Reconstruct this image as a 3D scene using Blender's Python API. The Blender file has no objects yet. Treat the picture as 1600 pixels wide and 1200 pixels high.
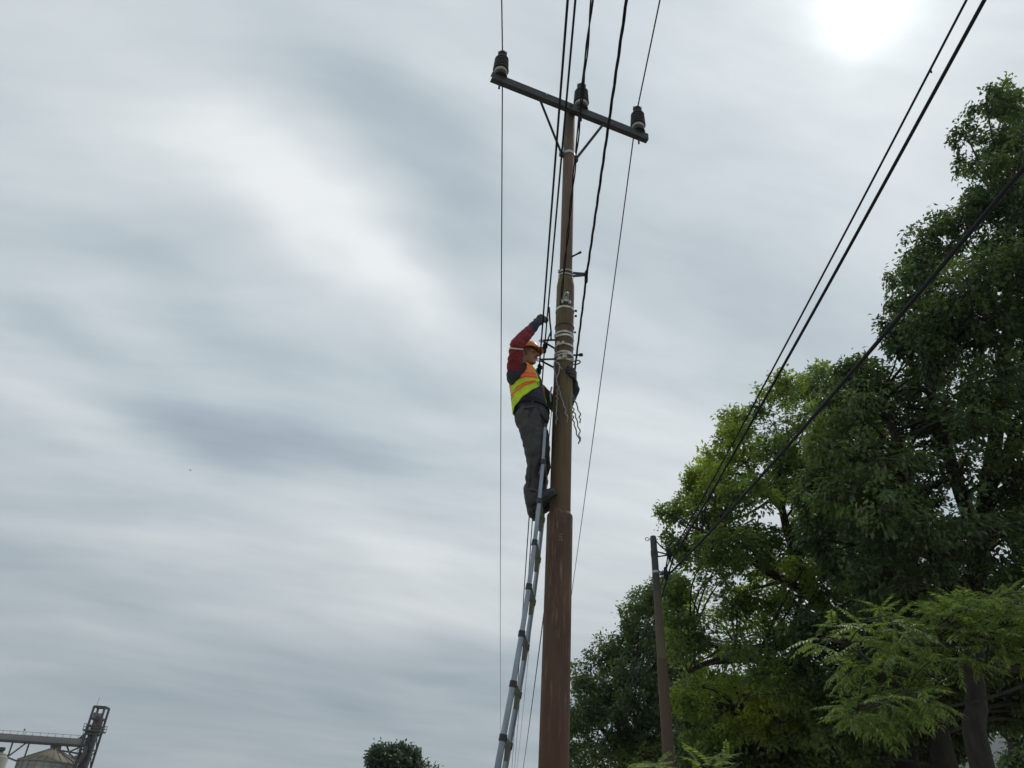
import bpy, bmesh, math, random
import numpy as np
from mathutils import Vector, Matrix

# ------------------------------------------------------------------ camera, sky, sun, exposure
scene = bpy.context.scene
COL = scene.collection
PITCH, ROLL, FPX = math.radians(32.0), math.radians(3.8), 1200.0
CAM = Vector((0, 0, 1.6))
F = Vector((0, math.cos(PITCH), math.sin(PITCH)))
_r0 = Vector((1, 0, 0)); _u0 = Vector((0, -math.sin(PITCH), math.cos(PITCH)))
R = _r0 * math.cos(ROLL) + _u0 * math.sin(ROLL)
U = _u0 * math.cos(ROLL) - _r0 * math.sin(ROLL)
cam_data = bpy.data.cameras.new('camera')
cam_data.sensor_width = 36.0
cam_data.lens = 36.0 * FPX / 1600.0
cam_data.clip_start = 0.05
cam_data.clip_end = 20000
cam = bpy.data.objects.new('camera', cam_data)
COL.objects.link(cam)
M = Matrix.Identity(4)
for i in range(3):
    M[i][0], M[i][1], M[i][2], M[i][3] = R[i], U[i], -F[i], CAM[i]
cam.matrix_world = M
scene.camera = cam


def ray(px, py):                       # direction of sight through a point of the photograph
    return F * FPX + R * (px - 800) + U * (600 - py)


def at(px, py, Y):                     # the place at ground distance Y seen at that point
    d = ray(px, py)
    return CAM + d * (Y / d.y)


def atz(px, py, z):
    d = ray(px, py)
    return CAM + d * ((z - CAM.z) / d.z)


def proj(P):
    v = Vector(P) - CAM
    k = v.dot(F)
    return 800 + FPX * v.dot(R) / k, 600 - FPX * v.dot(U) / k


SUN_DIR = ray(1350, 6).normalized()
sun_el = math.asin(SUN_DIR.z)
sun_az = math.atan2(SUN_DIR.x, SUN_DIR.y)

world = bpy.data.worlds.new('World')
scene.world = world
world.use_nodes = True
wn, wl = world.node_tree.nodes, world.node_tree.links
wn.clear()


def N(tree, typ, **kw):
    n = tree.nodes.new(typ)
    for k, v in kw.items():
        setattr(n, k, v)
    return n


def build_sky():
    t = world.node_tree
    L = t.links.new

    def math_(op, a, b=None, c=None):
        n = N(t, 'ShaderNodeMath', operation=op)
        for i, v in enumerate((a, b, c)):
            if v is None:
                continue
            if isinstance(v, (int, float)):
                n.inputs[i].default_value = v
            else:
                L(v, n.inputs[i])
        return n.outputs[0]

    def vmath(op, a, b=None, out=0):
        n = N(t, 'ShaderNodeVectorMath', operation=op)
        for i, v in enumerate((a, b)):
            if v is None:
                continue
            if isinstance(v, (tuple, list, Vector)):
                n.inputs[i].default_value = tuple(v)
            else:
                L(v, n.inputs[i])
        return n.outputs[out]

    tc = N(t, 'ShaderNodeTexCoord')
    D = tc.outputs['Generated']
    sep = N(t, 'ShaderNodeSeparateXYZ')
    L(D, sep.inputs[0])
    zc = math_('ADD', math_('MAXIMUM', sep.outputs[2], 0.0), 0.22)
    px = math_('DIVIDE', sep.outputs[0], zc)
    py = math_('DIVIDE', sep.outputs[1], zc)
    comb = N(t, 'ShaderNodeCombineXYZ')
    L(px, comb.inputs[0]); L(py, comb.inputs[1])
    P = comb.outputs[0]                       # a cloud deck seen from below
    # slow warp so that the streaks curl
    nw = N(t, 'ShaderNodeTexNoise'); nw.inputs['Scale'].default_value = 0.9
    nw.inputs['Detail'].default_value = 1.5
    L(P, nw.inputs['Vector'])
    warp = vmath('SUBTRACT', nw.outputs['Color'], (0.5, 0.5, 0.5))
    sc = N(t, 'ShaderNodeVectorMath', operation='SCALE'); L(warp, sc.inputs[0]); sc.inputs[3].default_value = 0.5
    Pw = vmath('ADD', P, sc.outputs[0])
    def streak(vec, deg, sx, sy, loc=(0, 0, 0)):
        ro = N(t, 'ShaderNodeVectorRotate', rotation_type='Z_AXIS'); ro.inputs['Angle'].default_value = math.radians(-deg)
        L(vec, ro.inputs['Vector'])
        mp = N(t, 'ShaderNodeMapping'); mp.inputs['Scale'].default_value = (sx, sy, 1); mp.inputs['Location'].default_value = loc
        L(ro.outputs[0], mp.inputs[0])
        return mp.outputs[0]
    n1 = N(t, 'ShaderNodeTexNoise'); n1.inputs['Scale'].default_value = 1.5
    n1.inputs['Detail'].default_value = 4.0; n1.inputs['Roughness'].default_value = 0.45
    L(streak(Pw, 42, 0.55, 1.9), n1.inputs['Vector'])
    n2 = N(t, 'ShaderNodeTexNoise'); n2.inputs['Scale'].default_value = 2.6
    n2.inputs['Detail'].default_value = 5.0; n2.inputs['Roughness'].default_value = 0.56
    L(streak(Pw, 16, 0.7, 2.4, (3.1, 7.7, 0)), n2.inputs['Vector'])
    val = math_('MULTIPLY', math_('SUBTRACT', n1.outputs[0], 0.5), 1.0)
    val = math_('ADD', val, math_('MULTIPLY', math_('SUBTRACT', n2.outputs[0], 0.5), 1.2))
    # the larger bright and dark banks of this sky, drawn out along the wind
    nd = N(t, 'ShaderNodeTexNoise'); nd.inputs['Scale'].default_value = 2.4; nd.inputs['Detail'].default_value = 3.0
    L(P, nd.inputs['Vector'])
    wd = N(t, 'ShaderNodeVectorMath', operation='SCALE'); wd.inputs[3].default_value = 0.30
    L(vmath('SUBTRACT', nd.outputs['Color'], (0.5, 0.5, 0.5)), wd.inputs[0])
    Pb = vmath('ADD', P, wd.outputs[0])
    flat = vmath('MULTIPLY', Pb, (1, 1, 0))

    def plane(x, y):
        d = ray(x, y).normalized()
        return Vector((d.x / (max(d.z, 0) + .22), d.y / (max(d.z, 0) + .22), 0))
    Q = {}
    banks = [(290, 200, 120, 38, .50), (470, 320, 70, 44, .50), (620, 425, 60, 44, .42), (150, 370, 90, 44, .22), (610, 830, 55, 15, .60), (70, 660, 45, 40, .40),
             (300, 860, 50, 20, .30), (560, 940, 45, 8, .45), (970, 770, 90, 30, .42), (940, 990, 55, 8, .50), (1120, 690, 70, 30, .20), (220, 985, 25, 6, .25),
             (80, 560, 35, 44, .25), (720, 80, 100, 40, .15), (820, 900, 50, 10, .30),
             (640, 220, 85, 44, -.50), (800, 350, 70, 44, -.20), (430, 560, 60, 44, -.50), (330, 690, 48, 42, -.50), (490, 700, 45, 40, -.40), (50, 500, 38, 44, -.40),
             (200, 790, 32, 30, -.25), (1090, 300, 140, 44, -.25), (130, 905, 45, 15, -.28), (350, 1090, 60, 5, -.30), (700, 1060, 50, 5, -.25), (720, 640, 55, 40, -.20), (250, 430, 38, 44, -.20), (1200, 520, 90, 40, -.15)]
    for bx, by, br, deg, amp in banks:
        if deg not in Q:
            Q[deg] = streak(flat, deg, 0.42, 1.0)
        a = math.radians(-deg); c0 = plane(bx, by)
        c1 = (c0.x * math.cos(a) - c0.y * math.sin(a), c0.x * math.sin(a) + c0.y * math.cos(a))
        rad = (plane(bx, by - br) - plane(bx, by + br)).length * 0.5
        dist = vmath('DISTANCE', Q[deg], (c1[0] * 0.42, c1[1], 0), out=1)
        q = math_('DIVIDE', dist, rad)
        g = math_('EXPONENT', math_('MULTIPLY', math_('MULTIPLY', q, q), -1.0))
        val = math_('ADD', val, math_('MULTIPLY', g, amp * 0.92))
    nd2 = N(t, 'ShaderNodeTexNoise'); nd2.inputs['Scale'].default_value = 11.0; nd2.inputs['Detail'].default_value = 3.0
    L(D, nd2.inputs['Vector'])
    wd2 = N(t, 'ShaderNodeVectorMath', operation='SCALE'); wd2.inputs[3].default_value = 0.05
    L(vmath('SUBTRACT', nd2.outputs['Color'], (0.5, 0.5, 0.5)), wd2.inputs[0])
    Dw = vmath('ADD', D, wd2.outputs[0])
    # colour of the cloud: blue grey in its thick parts, milky where thin
    ramp = N(t, 'ShaderNodeValToRGB')
    L(math_('MULTIPLY_ADD', val, 0.5, 0.5), ramp.inputs[0])
    cr = ramp.color_ramp
    cr.elements[0].position = 0.12; cr.elements[0].color = (0.330, 0.400, 0.468, 1)
    cr.elements[1].position = 0.92; cr.elements[1].color = (0.900, 0.930, 0.930, 1)
    e = cr.elements.new(0.45); e.color = (0.545, 0.615, 0.655, 1)
    e = cr.elements.new(0.68); e.color = (0.705, 0.762, 0.780, 1)
    # lower air a little duller
    mr = N(t, 'ShaderNodeMapRange', interpolation_type='SMOOTHSTEP')
    mr.inputs['From Min'].default_value = 0.02; mr.inputs['From Max'].default_value = 0.5
    mr.inputs['To Min'].default_value = 0.72; mr.inputs['To Max'].default_value = 1.0
    L(sep.outputs[2], mr.inputs['Value'])
    mul = N(t, 'ShaderNodeVectorMath', operation='SCALE')
    L(ramp.outputs[0], mul.inputs[0]); L(mr.outputs[0], mul.inputs[3])
    # the sun behind thin cloud
    cosa = vmath('DOT_PRODUCT', vmath('NORMALIZE', Dw), SUN_DIR, out=1)
    ang = math_('ARCCOSINE', math_('MINIMUM', cosa, 0.99999))
    g1 = math_('EXPONENT', math_('MULTIPLY', math_('POWER', math_('DIVIDE', ang, 0.040), 2.0), -1.0))
    g2 = math_('EXPONENT', math_('MULTIPLY', math_('DIVIDE', ang, 0.20), -1.0))
    glow = math_('ADD', math_('MULTIPLY', g1, 0.75), math_('MULTIPLY', g2, math_('MULTIPLY_ADD', n2.outputs[0], 0.5, 0.05)))
    gv = N(t, 'ShaderNodeVectorMath', operation='SCALE'); gv.inputs[0].default_value = (1.0, 1.0, 0.97)
    L(glow, gv.inputs[3])
    cloud = vmath('ADD', mul.outputs[0], gv.outputs[0])
    c10 = N(t, 'ShaderNodeVectorMath', operation='SCALE'); c10.inputs[3].default_value = 10.0
    L(cloud, c10.inputs[0])
    sky = N(t, 'ShaderNodeTexSky', sky_type='NISHITA')
    sky.sun_disc = False; sky.sun_elevation = sun_el; sky.sun_rotation = sun_az
    mix = N(t, 'ShaderNodeMixRGB'); mix.inputs[0].default_value = 0.94
    L(sky.outputs[0], mix.inputs[1]); L(c10.outputs[0], mix.inputs[2])
    bg = N(t, 'ShaderNodeBackground'); bg.inputs['Strength'].default_value = 0.1
    L(mix.outputs[0], bg.inputs[0])
    out = N(t, 'ShaderNodeOutputWorld'); L(bg.outputs[0], out.inputs[0])


build_sky()

sun_data = bpy.data.lights.new('sun', 'SUN')
sun_data.energy = 1.5
sun_data.angle = math.radians(14)
sun_data.color = (1.0, 0.96, 0.9)
sun = bpy.data.objects.new('sun', sun_data)
COL.objects.link(sun)
sun.rotation_euler = SUN_DIR.to_track_quat('Z', 'Y').to_euler()
sun.location = (20, 20, 40)

scene.view_settings.view_transform = 'Standard'
scene.view_settings.look = 'None'
scene.view_settings.exposure = 0.0
scene.view_settings.gamma = 1.0
scene.cycles.max_bounces = 8
scene.cycles.transparent_max_bounces = 8

rng = np.random.default_rng(7)
random.seed(7)


# ------------------------------------------------------------------ materials
def mat(name, col, rough=0.6, metal=0.0, col2=None, scale=8.0, stretch=(1, 1, 1), bump=0.0, bump_scale=40.0, detail=6.0,
        lo=0.35, hi=0.65, coords='Object', spec=0.5):
    m = bpy.data.materials.new(name)
    m.use_nodes = True
    t = m.node_tree
    b = t.nodes['Principled BSDF']
    b.inputs['Base Color'].default_value = (*col, 1)
    b.inputs['Roughness'].default_value = rough
    b.inputs['Metallic'].default_value = metal
    b.inputs['Specular IOR Level'].default_value = spec
    if col2 is not None or bump:
        tc = N(t, 'ShaderNodeTexCoord'); mp = N(t, 'ShaderNodeMapping')
        mp.inputs['Scale'].default_value = stretch
        t.links.new(tc.outputs[coords], mp.inputs[0])
    if col2 is not None:
        n = N(t, 'ShaderNodeTexNoise'); n.inputs['Scale'].default_value = scale; n.inputs['Detail'].default_value = detail
        n.inputs['Roughness'].default_value = 0.6
        t.links.new(mp.outputs[0], n.inputs['Vector'])
        r = N(t, 'ShaderNodeValToRGB')
        r.color_ramp.elements[0].position = lo; r.color_ramp.elements[0].color = (*col, 1)
        r.color_ramp.elements[1].position = hi; r.color_ramp.elements[1].color = (*col2, 1)
        t.links.new(n.outputs[0], r.inputs[0]); t.links.new(r.outputs[0], b.inputs['Base Color'])
    if bump:
        n = N(t, 'ShaderNodeTexNoise'); n.inputs['Scale'].default_value = bump_scale; n.inputs['Detail'].default_value = 5
        t.links.new(mp.outputs[0], n.inputs['Vector'])
        bp = N(t, 'ShaderNodeBump'); bp.inputs['Strength'].default_value = bump; bp.inputs['Distance'].default_value = 0.01
        t.links.new(n.outputs[0], bp.inputs['Height']); t.links.new(bp.outputs[0], b.inputs['Normal'])
    return m


def pole_mat(name, base, second, streak, streak_lo=0.60, low=None):
    """weathered steel: blotches of two tones, drips and scratches running down"""
    m = mat(name, base, rough=0.75, col2=second, scale=5.0, stretch=(1, 1, 0.22), bump=0.45, bump_scale=45, lo=0.40, hi=0.62)
    t = m.node_tree; b = t.nodes['Principled BSDF']
    old = b.inputs['Base Color'].links[0].from_socket
    tc = N(t, 'ShaderNodeTexCoord'); mp = N(t, 'ShaderNodeMapping'); mp.inputs['Scale'].default_value = (34, 34, 3.0)
    t.links.new(tc.outputs['Object'], mp.inputs[0])
    n = N(t, 'ShaderNodeTexNoise'); n.inputs['Scale'].default_value = 1.0; n.inputs['Detail'].default_value = 5
    n.inputs['Roughness'].default_value = 0.7
    t.links.new(mp.outputs[0], n.inputs['Vector'])
    r = N(t, 'ShaderNodeValToRGB'); r.color_ramp.elements[0].position = streak_lo; r.color_ramp.elements[0].color = (0, 0, 0, 1)
    r.color_ramp.elements[1].position = streak_lo + 0.16; r.color_ramp.elements[1].color = (1, 1, 1, 1)
    t.links.new(n.outputs[0], r.inputs[0])
    mx = N(t, 'ShaderNodeMixRGB'); mx.inputs[2].default_value = (*streak, 1)
    t.links.new(r.outputs[0], mx.inputs[0]); t.links.new(old, mx.inputs[1]); t.links.new(mx.outputs[0], b.inputs['Base Color'])
    if low is not None:                      # a second coat that ends raggedly at some height
        col, z0, z1 = low
        sp = N(t, 'ShaderNodeSeparateXYZ'); t.links.new(tc.outputs['Object'], sp.inputs[0])
        n3 = N(t, 'ShaderNodeTexNoise'); n3.inputs['Scale'].default_value = 9.0; n3.inputs['Detail'].default_value = 6
        t.links.new(tc.outputs['Object'], n3.inputs['Vector'])
        ad = N(t, 'ShaderNodeMath', operation='MULTIPLY_ADD'); ad.inputs[1].default_value = 1.1
        t.links.new(n3.outputs[0], ad.inputs[0]); t.links.new(sp.outputs[2], ad.inputs[2])
        mr = N(t, 'ShaderNodeMapRange'); mr.inputs['From Min'].default_value = z0 + .55; mr.inputs['From Max'].default_value = z1 + .55
        mr.inputs['To Min'].default_value = 0.72; mr.inputs['To Max'].default_value = 0.0
        t.links.new(ad.outputs[0], mr.inputs['Value'])
        m2 = N(t, 'ShaderNodeMixRGB'); m2.inputs[2].default_value = (*col, 1)
        t.links.new(mr.outputs[0], m2.inputs[0]); t.links.new(mx.outputs[0], m2.inputs[1]); t.links.new(m2.outputs[0], b.inputs['Base Color'])
    return m


def leaf_mat(name, dark, mid, light, young=None, transl=0.35, patch_scale=0.35):
    m = bpy.data.materials.new(name); m.use_nodes = True
    t = m.node_tree; L = t.links.new
    t.nodes.clear()
    g = N(t, 'ShaderNodeNewGeometry')
    r = N(t, 'ShaderNodeValToRGB')
    cr = r.color_ramp
    cr.elements[0].position = 0.0; cr.elements[0].color = (*dark, 1)
    cr.elements[1].position = 1.0; cr.elements[1].color = (*light, 1)
    e = cr.elements.new(0.55); e.color = (*mid, 1)
    L(g.outputs['Random Per Island'], r.inputs[0])
    col = r.outputs[0]
    if young is not None:                     # sprays of fresh yellow green growth
        tc = N(t, 'ShaderNodeTexCoord')
        n = N(t, 'ShaderNodeTexNoise'); n.inputs['Scale'].default_value = patch_scale; n.inputs['Detail'].default_value = 3
        L(tc.outputs['Object'], n.inputs['Vector'])
        r2 = N(t, 'ShaderNodeValToRGB'); r2.color_ramp.elements[0].position = 0.50; r2.color_ramp.elements[1].position = 0.68
        L(n.outputs[0], r2.inputs[0])
        mx = N(t, 'ShaderNodeMixRGB'); mx.inputs[2].default_value = (*young, 1)
        L(r2.outputs[0], mx.inputs[0]); L(col, mx.inputs[1]); col = mx.outputs[0]
    p = N(t, 'ShaderNodeBsdfPrincipled'); p.inputs['Roughness'].default_value = 0.42
    p.inputs['Specular IOR Level'].default_value = 0.5
    L(col, p.inputs['Base Color'])
    tr = N(t, 'ShaderNodeBsdfTranslucent')
    br = N(t, 'ShaderNodeMixRGB'); br.blend_type = 'MULTIPLY'; br.inputs[0].default_value = 1.0
    br.inputs[2].default_value = (1.7, 1.75, 0.95, 1)
    L(col, br.inputs[1]); L(br.outputs[0], tr.inputs[0])
    mix = N(t, 'ShaderNodeMixShader'); mix.inputs[0].default_value = transl
    L(p.outputs[0], mix.inputs[1]); L(tr.outputs[0], mix.inputs[2])
    o = N(t, 'ShaderNodeOutputMaterial'); L(mix.outputs[0], o.inputs[0])
    return m


MT = dict(
    ground=mat('pale_bounce_ground', (0.34, 0.31, 0.26), 0.95, col2=(0.24, 0.24, 0.16), scale=0.4),  # unseen ground, its pale tone set to bounce light up onto the scene
    rust=pole_mat('rusty_red_steel', (0.120, 0.074, 0.042), (0.066, 0.034, 0.022), (0.27, 0.19, 0.12), 0.55, low=((0.090, 0.037, 0.022), 2.2, 3.5)),
    olive=pole_mat('mossy_brown_steel', (0.125, 0.090, 0.034), (0.080, 0.048, 0.030), (0.045, 0.042, 0.024), 0.52, low=((0.105, 0.062, 0.036), 4.3, 5.0)),
    brown=pole_mat('brown_steel', (0.130, 0.080, 0.050), (0.070, 0.042, 0.030), (0.19, 0.125, 0.075), 0.56),
    iron=mat('dark_galvanised_iron', (0.030, 0.034, 0.040), 0.6, 0.2, col2=(0.048, 0.050, 0.054), scale=14),
    black=mat('black_cable_sheath', (0.014, 0.016, 0.022), 0.75, spec=0.25),
    wire=mat('weathered_conductor', (0.022, 0.025, 0.032), 0.5, 0.2),
    strap=mat('stainless_strap', (0.62, 0.62, 0.60), 0.45, 0.3, col2=(0.22, 0.21, 0.17), scale=16, stretch=(1, 1, .6), lo=0.42, hi=0.70),
    ceramic=mat('brown_glazed_ceramic', (0.022, 0.020, 0.024), 0.5),
    cement=mat('pale_cement', (0.42, 0.42, 0.38), 0.8, col2=(0.28, 0.28, 0.25), scale=40),
    tail=mat('dull_grip_wire', (0.17, 0.18, 0.19), 0.55, 0.3, col2=(0.30, 0.31, 0.31), scale=20),
    galv=mat('galvanised_wire', (0.36, 0.38, 0.40), 0.4, 0.5),
    alu=mat('ladder_aluminium', (0.31, 0.35, 0.40), 0.38, 0.75, col2=(0.22, 0.25, 0.29), scale=6, stretch=(6, 6, 0.5)),
    plastic=mat('black_ladder_plastic', (0.020, 0.021, 0.022), 0.45),
    rung=mat('ladder_rung', (0.16, 0.17, 0.16), 0.45, 0.4),
    skin=mat('skin', (0.36, 0.20, 0.13), 0.55, col2=(0.30, 0.16, 0.10), scale=30),
    hair=mat('black_hair', (0.012, 0.010, 0.010), 0.6),
    lip=mat('lips', (0.20, 0.080, 0.065), 0.5),
    eyew=mat('eye_white', (0.60, 0.57, 0.53), 0.3),
    eyed=mat('iris', (0.015, 0.010, 0.008), 0.2),
    navy=mat('navy_workwear', (0.020, 0.026, 0.042), 0.85, col2=(0.036, 0.044, 0.066), scale=10, bump=0.3, bump_scale=25),
    shirt=mat('dark_grey_shirt', (0.045, 0.052, 0.058), 0.85, col2=(0.028, 0.032, 0.040), scale=9, bump=0.3, bump_scale=22),
    trousers=mat('charcoal_trousers', (0.034, 0.034, 0.037), 0.88, col2=(0.070, 0.068, 0.068), scale=9, bump=0.4, bump_scale=18),
    red=mat('maroon_sleeve', (0.235, 0.016, 0.026), 0.8, col2=(0.130, 0.010, 0.016), scale=9, bump=0.4, bump_scale=20),
    lime=mat('lime_vest_mesh', (0.66, 0.86, 0.014), 0.6, col2=(0.42, 0.62, 0.02), scale=9, bump=0.5, bump_scale=30),
    orange=mat('orange_vest_cloth', (0.92, 0.23, 0.035), 0.6, col2=(0.84, 0.20, 0.03), scale=12),
    stripe=mat('red_orange_stripe', (0.80, 0.10, 0.02), 0.6),
    reflect=mat('reflective_tape', (0.62, 0.60, 0.50), 0.4),
    helmet=mat('orange_helmet', (0.90, 0.36, 0.10), 0.34, col2=(0.84, 0.32, 0.08), scale=6),
    glove=mat('black_glove', (0.022, 0.024, 0.026), 0.75, col2=(0.036, 0.040, 0.040), scale=30, bump=0.3, bump_scale=60),
    boot=mat('black_leather_boot', (0.018, 0.018, 0.022), 0.5, col2=(0.032, 0.032, 0.036), scale=20, bump=0.2),
    sole=mat('black_rubber_sole', (0.026, 0.027, 0.027), 0.7),
    bark=mat('dark_bark', (0.024, 0.021, 0.017), 0.95, col2=(0.046, 0.042, 0.034), scale=7, stretch=(1, 1, 0.3), bump=0.6, bump_scale=14),
    twig=mat('twig_bark', (0.030, 0.027, 0.020), 0.9, col2=(0.055, 0.050, 0.036), scale=9),
    greytwig=mat('grey_twig', (0.15, 0.14, 0.12), 0.9),
    leafA=leaf_mat('broad_leaf', (0.030, 0.052, 0.028), (0.060, 0.098, 0.046), (0.120, 0.168, 0.076), (0.140, 0.190, 0.060), transl=0.42),
    leafB=leaf_mat('spreading_leaf', (0.056, 0.092, 0.036), (0.108, 0.162, 0.052), (0.185, 0.250, 0.078), (0.270, 0.335, 0.060), transl=0.5, patch_scale=0.45),
    leafC=leaf_mat('dense_leaf', (0.036, 0.064, 0.038), (0.068, 0.110, 0.056), (0.110, 0.160, 0.074), (0.140, 0.190, 0.066), transl=0.42, patch_scale=0.3),
    leafD=leaf_mat('pinnate_leaf', (0.070, 0.105, 0.036), (0.140, 0.195, 0.060), (0.215, 0.265, 0.070), transl=0.52),
    leafE=leaf_mat('far_leaf', (0.022, 0.045, 0.024), (0.036, 0.065, 0.030), (0.055, 0.085, 0.036), (0.07, 0.10, 0.04), transl=0.3, patch_scale=0.2),
    steel=mat('weathered_plant_steel', (0.105, 0.115, 0.120), 0.7, 0.2, col2=(0.155, 0.150, 0.140), scale=0.8),
    darksteel=mat('dark_plant_steel', (0.050, 0.056, 0.062), 0.7, 0.2, col2=(0.075, 0.074, 0.072), scale=0.8),
    cladding=mat('grey_gantry_sheet', (0.26, 0.25, 0.235), 0.7, col2=(0.19, 0.185, 0.18), scale=0.5, stretch=(0.3, 1, 3)),
    silo=mat('silo_sheet', (0.30, 0.31, 0.31), 0.6, 0.2, col2=(0.20, 0.20, 0.19), scale=0.35, stretch=(1, 1, 0.4)),
    siloroof=mat('stained_silo_roof', (0.25, 0.22, 0.16), 0.75, col2=(0.15, 0.14, 0.10), scale=0.3),
    siloold=mat('cream_tank', (0.50, 0.49, 0.42), 0.7, col2=(0.40, 0.40, 0.34), scale=0.4),
    rustsheet=mat('rust_sheet', (0.17, 0.085, 0.05), 0.8, col2=(0.09, 0.05, 0.035), scale=1.0),
    hill=mat('wooded_hill', (0.030, 0.050, 0.040), 0.95, col2=(0.045, 0.065, 0.048), scale=0.01),
    paint=mat('chalk_mark', (0.30, 0.25, 0.20), 0.9, col2=(0.12, 0.08, 0.06), scale=60),
    telepole=pole_mat('dark_painted_pole', (0.045, 0.042, 0.048), (0.06, 0.055, 0.055), (0.10, 0.085, 0.07), 0.62),
    telepole2=pole_mat('brown_pole', (0.085, 0.050, 0.034), (0.070, 0.048, 0.030), (0.13, 0.10, 0.075), 0.58),
    telepole3=pole_mat('mossy_pole', (0.075, 0.058, 0.038), (0.100, 0.090, 0.034), (0.12, 0.10, 0.06), 0.58),
    bird=mat('dark_feathers', (0.03, 0.03, 0.035), 0.8),
)


# ------------------------------------------------------------------ mesh helpers
class MB:
    def __init__(s):
        s.v, s.f = [], []

    def add(s, verts, faces):
        o = len(s.v)
        s.v.extend([tuple(p) for p in verts])
        s.f.extend([tuple(i + o for i in f) for f in faces])
        return s

    def box(s, c, size, rot=None):
        c = Vector(c); hx, hy, hz = [k / 2 for k in size]
        vs = [Vector((x, y, z)) for x in (-hx, hx) for y in (-hy, hy) for z in (-hz, hz)]
        if rot is not None:
            vs = [rot @ p for p in vs]
        return s.add([c + p for p in vs], [(0, 1, 3, 2), (4, 6, 7, 5), (0, 4, 5, 1), (2, 3, 7, 6), (0, 2, 6, 4), (1, 5, 7, 3)])

    def bar(s, a, b, w, h, up=(0, 0, 1)):
        a, b = Vector(a), Vector(b)
        d = b - a; L = d.length; d.normalize()
        up = Vector(up)
        x = d.cross(up)
        if x.length < 1e-4:
            x = d.cross(Vector((1, 0, 0)))
        x.normalize(); y = x.cross(d)
        m = Matrix((x, d, y)).transposed()
        return s.box((a + b) / 2, (w, L, h), m)

    def tube(s, pts, rad, n=8, caps=True, flat=1.0, side=None):
        pts = [Vector(p) for p in pts]
        m = len(pts)
        if not hasattr(rad, '__len__'):
            rad = [rad] * m
        tang = []
        for i in range(m):
            d = pts[min(i + 1, m - 1)] - pts[max(i - 1, 0)]
            tang.append(d.normalized() if d.length > 1e-9 else Vector((0, 0, 1)))
        ref = Vector(side) if side is not None else Vector((0, 0, 1))
        if side is None and abs(tang[0].dot(ref)) > 0.95:
            ref = Vector((1, 0, 0))
        u = (ref - tang[0] * ref.dot(tang[0])).normalized()
        vs = []
        for i in range(m):
            u = (u - tang[i] * u.dot(tang[i]))
            u = u.normalized() if u.length > 1e-6 else tang[i].orthogonal().normalized()
            w = tang[i].cross(u)
            r = rad[i]
            ra, rb = (r if hasattr(r, '__len__') else (r, r * flat))
            for k in range(n):
                a = 2 * math.pi * k / n
                vs.append(pts[i] + u * (math.cos(a) * ra) + w * (math.sin(a) * rb))
        fs = []
        for i in range(m - 1):
            for k in range(n):
                k2 = (k + 1) % n
                fs.append((i * n + k, i * n + k2, (i + 1) * n + k2, (i + 1) * n + k))
        if caps:
            fs.append(tuple(reversed(range(n))))
            fs.append(tuple(range((m - 1) * n, m * n)))
        return s.add(vs, fs)

    def capsule(s, a, b, ra, rb, n=14, flat=1.0, side=None):
        a, b = Vector(a), Vector(b)
        d = b - a; L = d.length; d = d.normalized() if L > 1e-6 else Vector((0, 0, 1))
        pts, rr = [], []
        for t in (-1, -.85, -.5, 0):
            pts.append(a + d * (t * ra)); rr.append(max(ra * math.sqrt(max(0, 1 - t * t)), ra * 0.03))
        for t in (0, .5, .85, 1):
            pts.append(b + d * (t * rb)); rr.append(max(rb * math.sqrt(max(0, 1 - t * t)), rb * 0.03))
        if L < 1e-6:
            pts.pop(4); rr.pop(4)
        return s.tube(pts, rr, n, True, flat, side)

    def lathe(s, prof, n=20, mtx=None, caps=True):
        vs, fs = [], []
        for r, z in prof:
            for k in range(n):
                a = 2 * math.pi * k / n
                p = Vector((r * math.cos(a), r * math.sin(a), z))
                vs.append(mtx @ p if mtx is not None else p)
        m = len(prof)
        for i in range(m - 1):
            for k in range(n):
                k2 = (k + 1) % n
                fs.append((i * n + k, i * n + k2, (i + 1) * n + k2, (i + 1) * n + k))
        if caps:
            fs.append(tuple(reversed(range(n))))
            fs.append(tuple(range((m - 1) * n, m * n)))
        return s.add(vs, fs)

    def ellipsoid(s, c, rx, ry, rz, rot=None, n=16, m=10):
        c = Vector(c); prof = []
        vs, fs = [], []
        for i in range(m + 1):
            t = math.pi * (i / m) * 0.998 + 0.001 * math.pi
            for k in range(n):
                a = 2 * math.pi * k / n
                p = Vector((rx * math.sin(t) * math.cos(a), ry * math.sin(t) * math.sin(a), -rz * math.cos(t)))
                vs.append(c + (rot @ p if rot is not None else p))
        for i in range(m):
            for k in range(n):
                k2 = (k + 1) % n
                fs.append((i * n + k, i * n + k2, (i + 1) * n + k2, (i + 1) * n + k))
        fs.append(tuple(reversed(range(n)))); fs.append(tuple(range(m * n, (m + 1) * n)))
        return s.add(vs, fs)

    def mesh(s, name, smooth=False):
        me = bpy.data.meshes.new(name)
        me.from_pydata(s.v, [], s.f)
        if smooth:
            me.polygons.foreach_set('use_smooth', [True] * len(me.polygons))
        me.update()
        return me


def tag(o, label=None, cat=None, group=None, kind=None):
    for k, v in (('label', label), ('category', cat), ('group', group), ('kind', kind)):
        if v is not None:
            o[k] = v
    return o


def empty(name, loc, label, cat, group=None):
    o = bpy.data.objects.new(name, None)
    o.empty_display_size = 0.2
    COL.objects.link(o); o.location = loc
    return tag(o, label, cat, group)


def world_of(o):
    m = Matrix.LocRotScale(o.location, o.rotation_euler, o.scale)
    if o.parent is not None:
        m = world_of(o.parent) @ o.matrix_parent_inverse @ m
    return m


def attach(o, parent):
    if parent is not None:
        o.parent = parent
        o.matrix_parent_inverse = world_of(parent).inverted()
    return o


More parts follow.
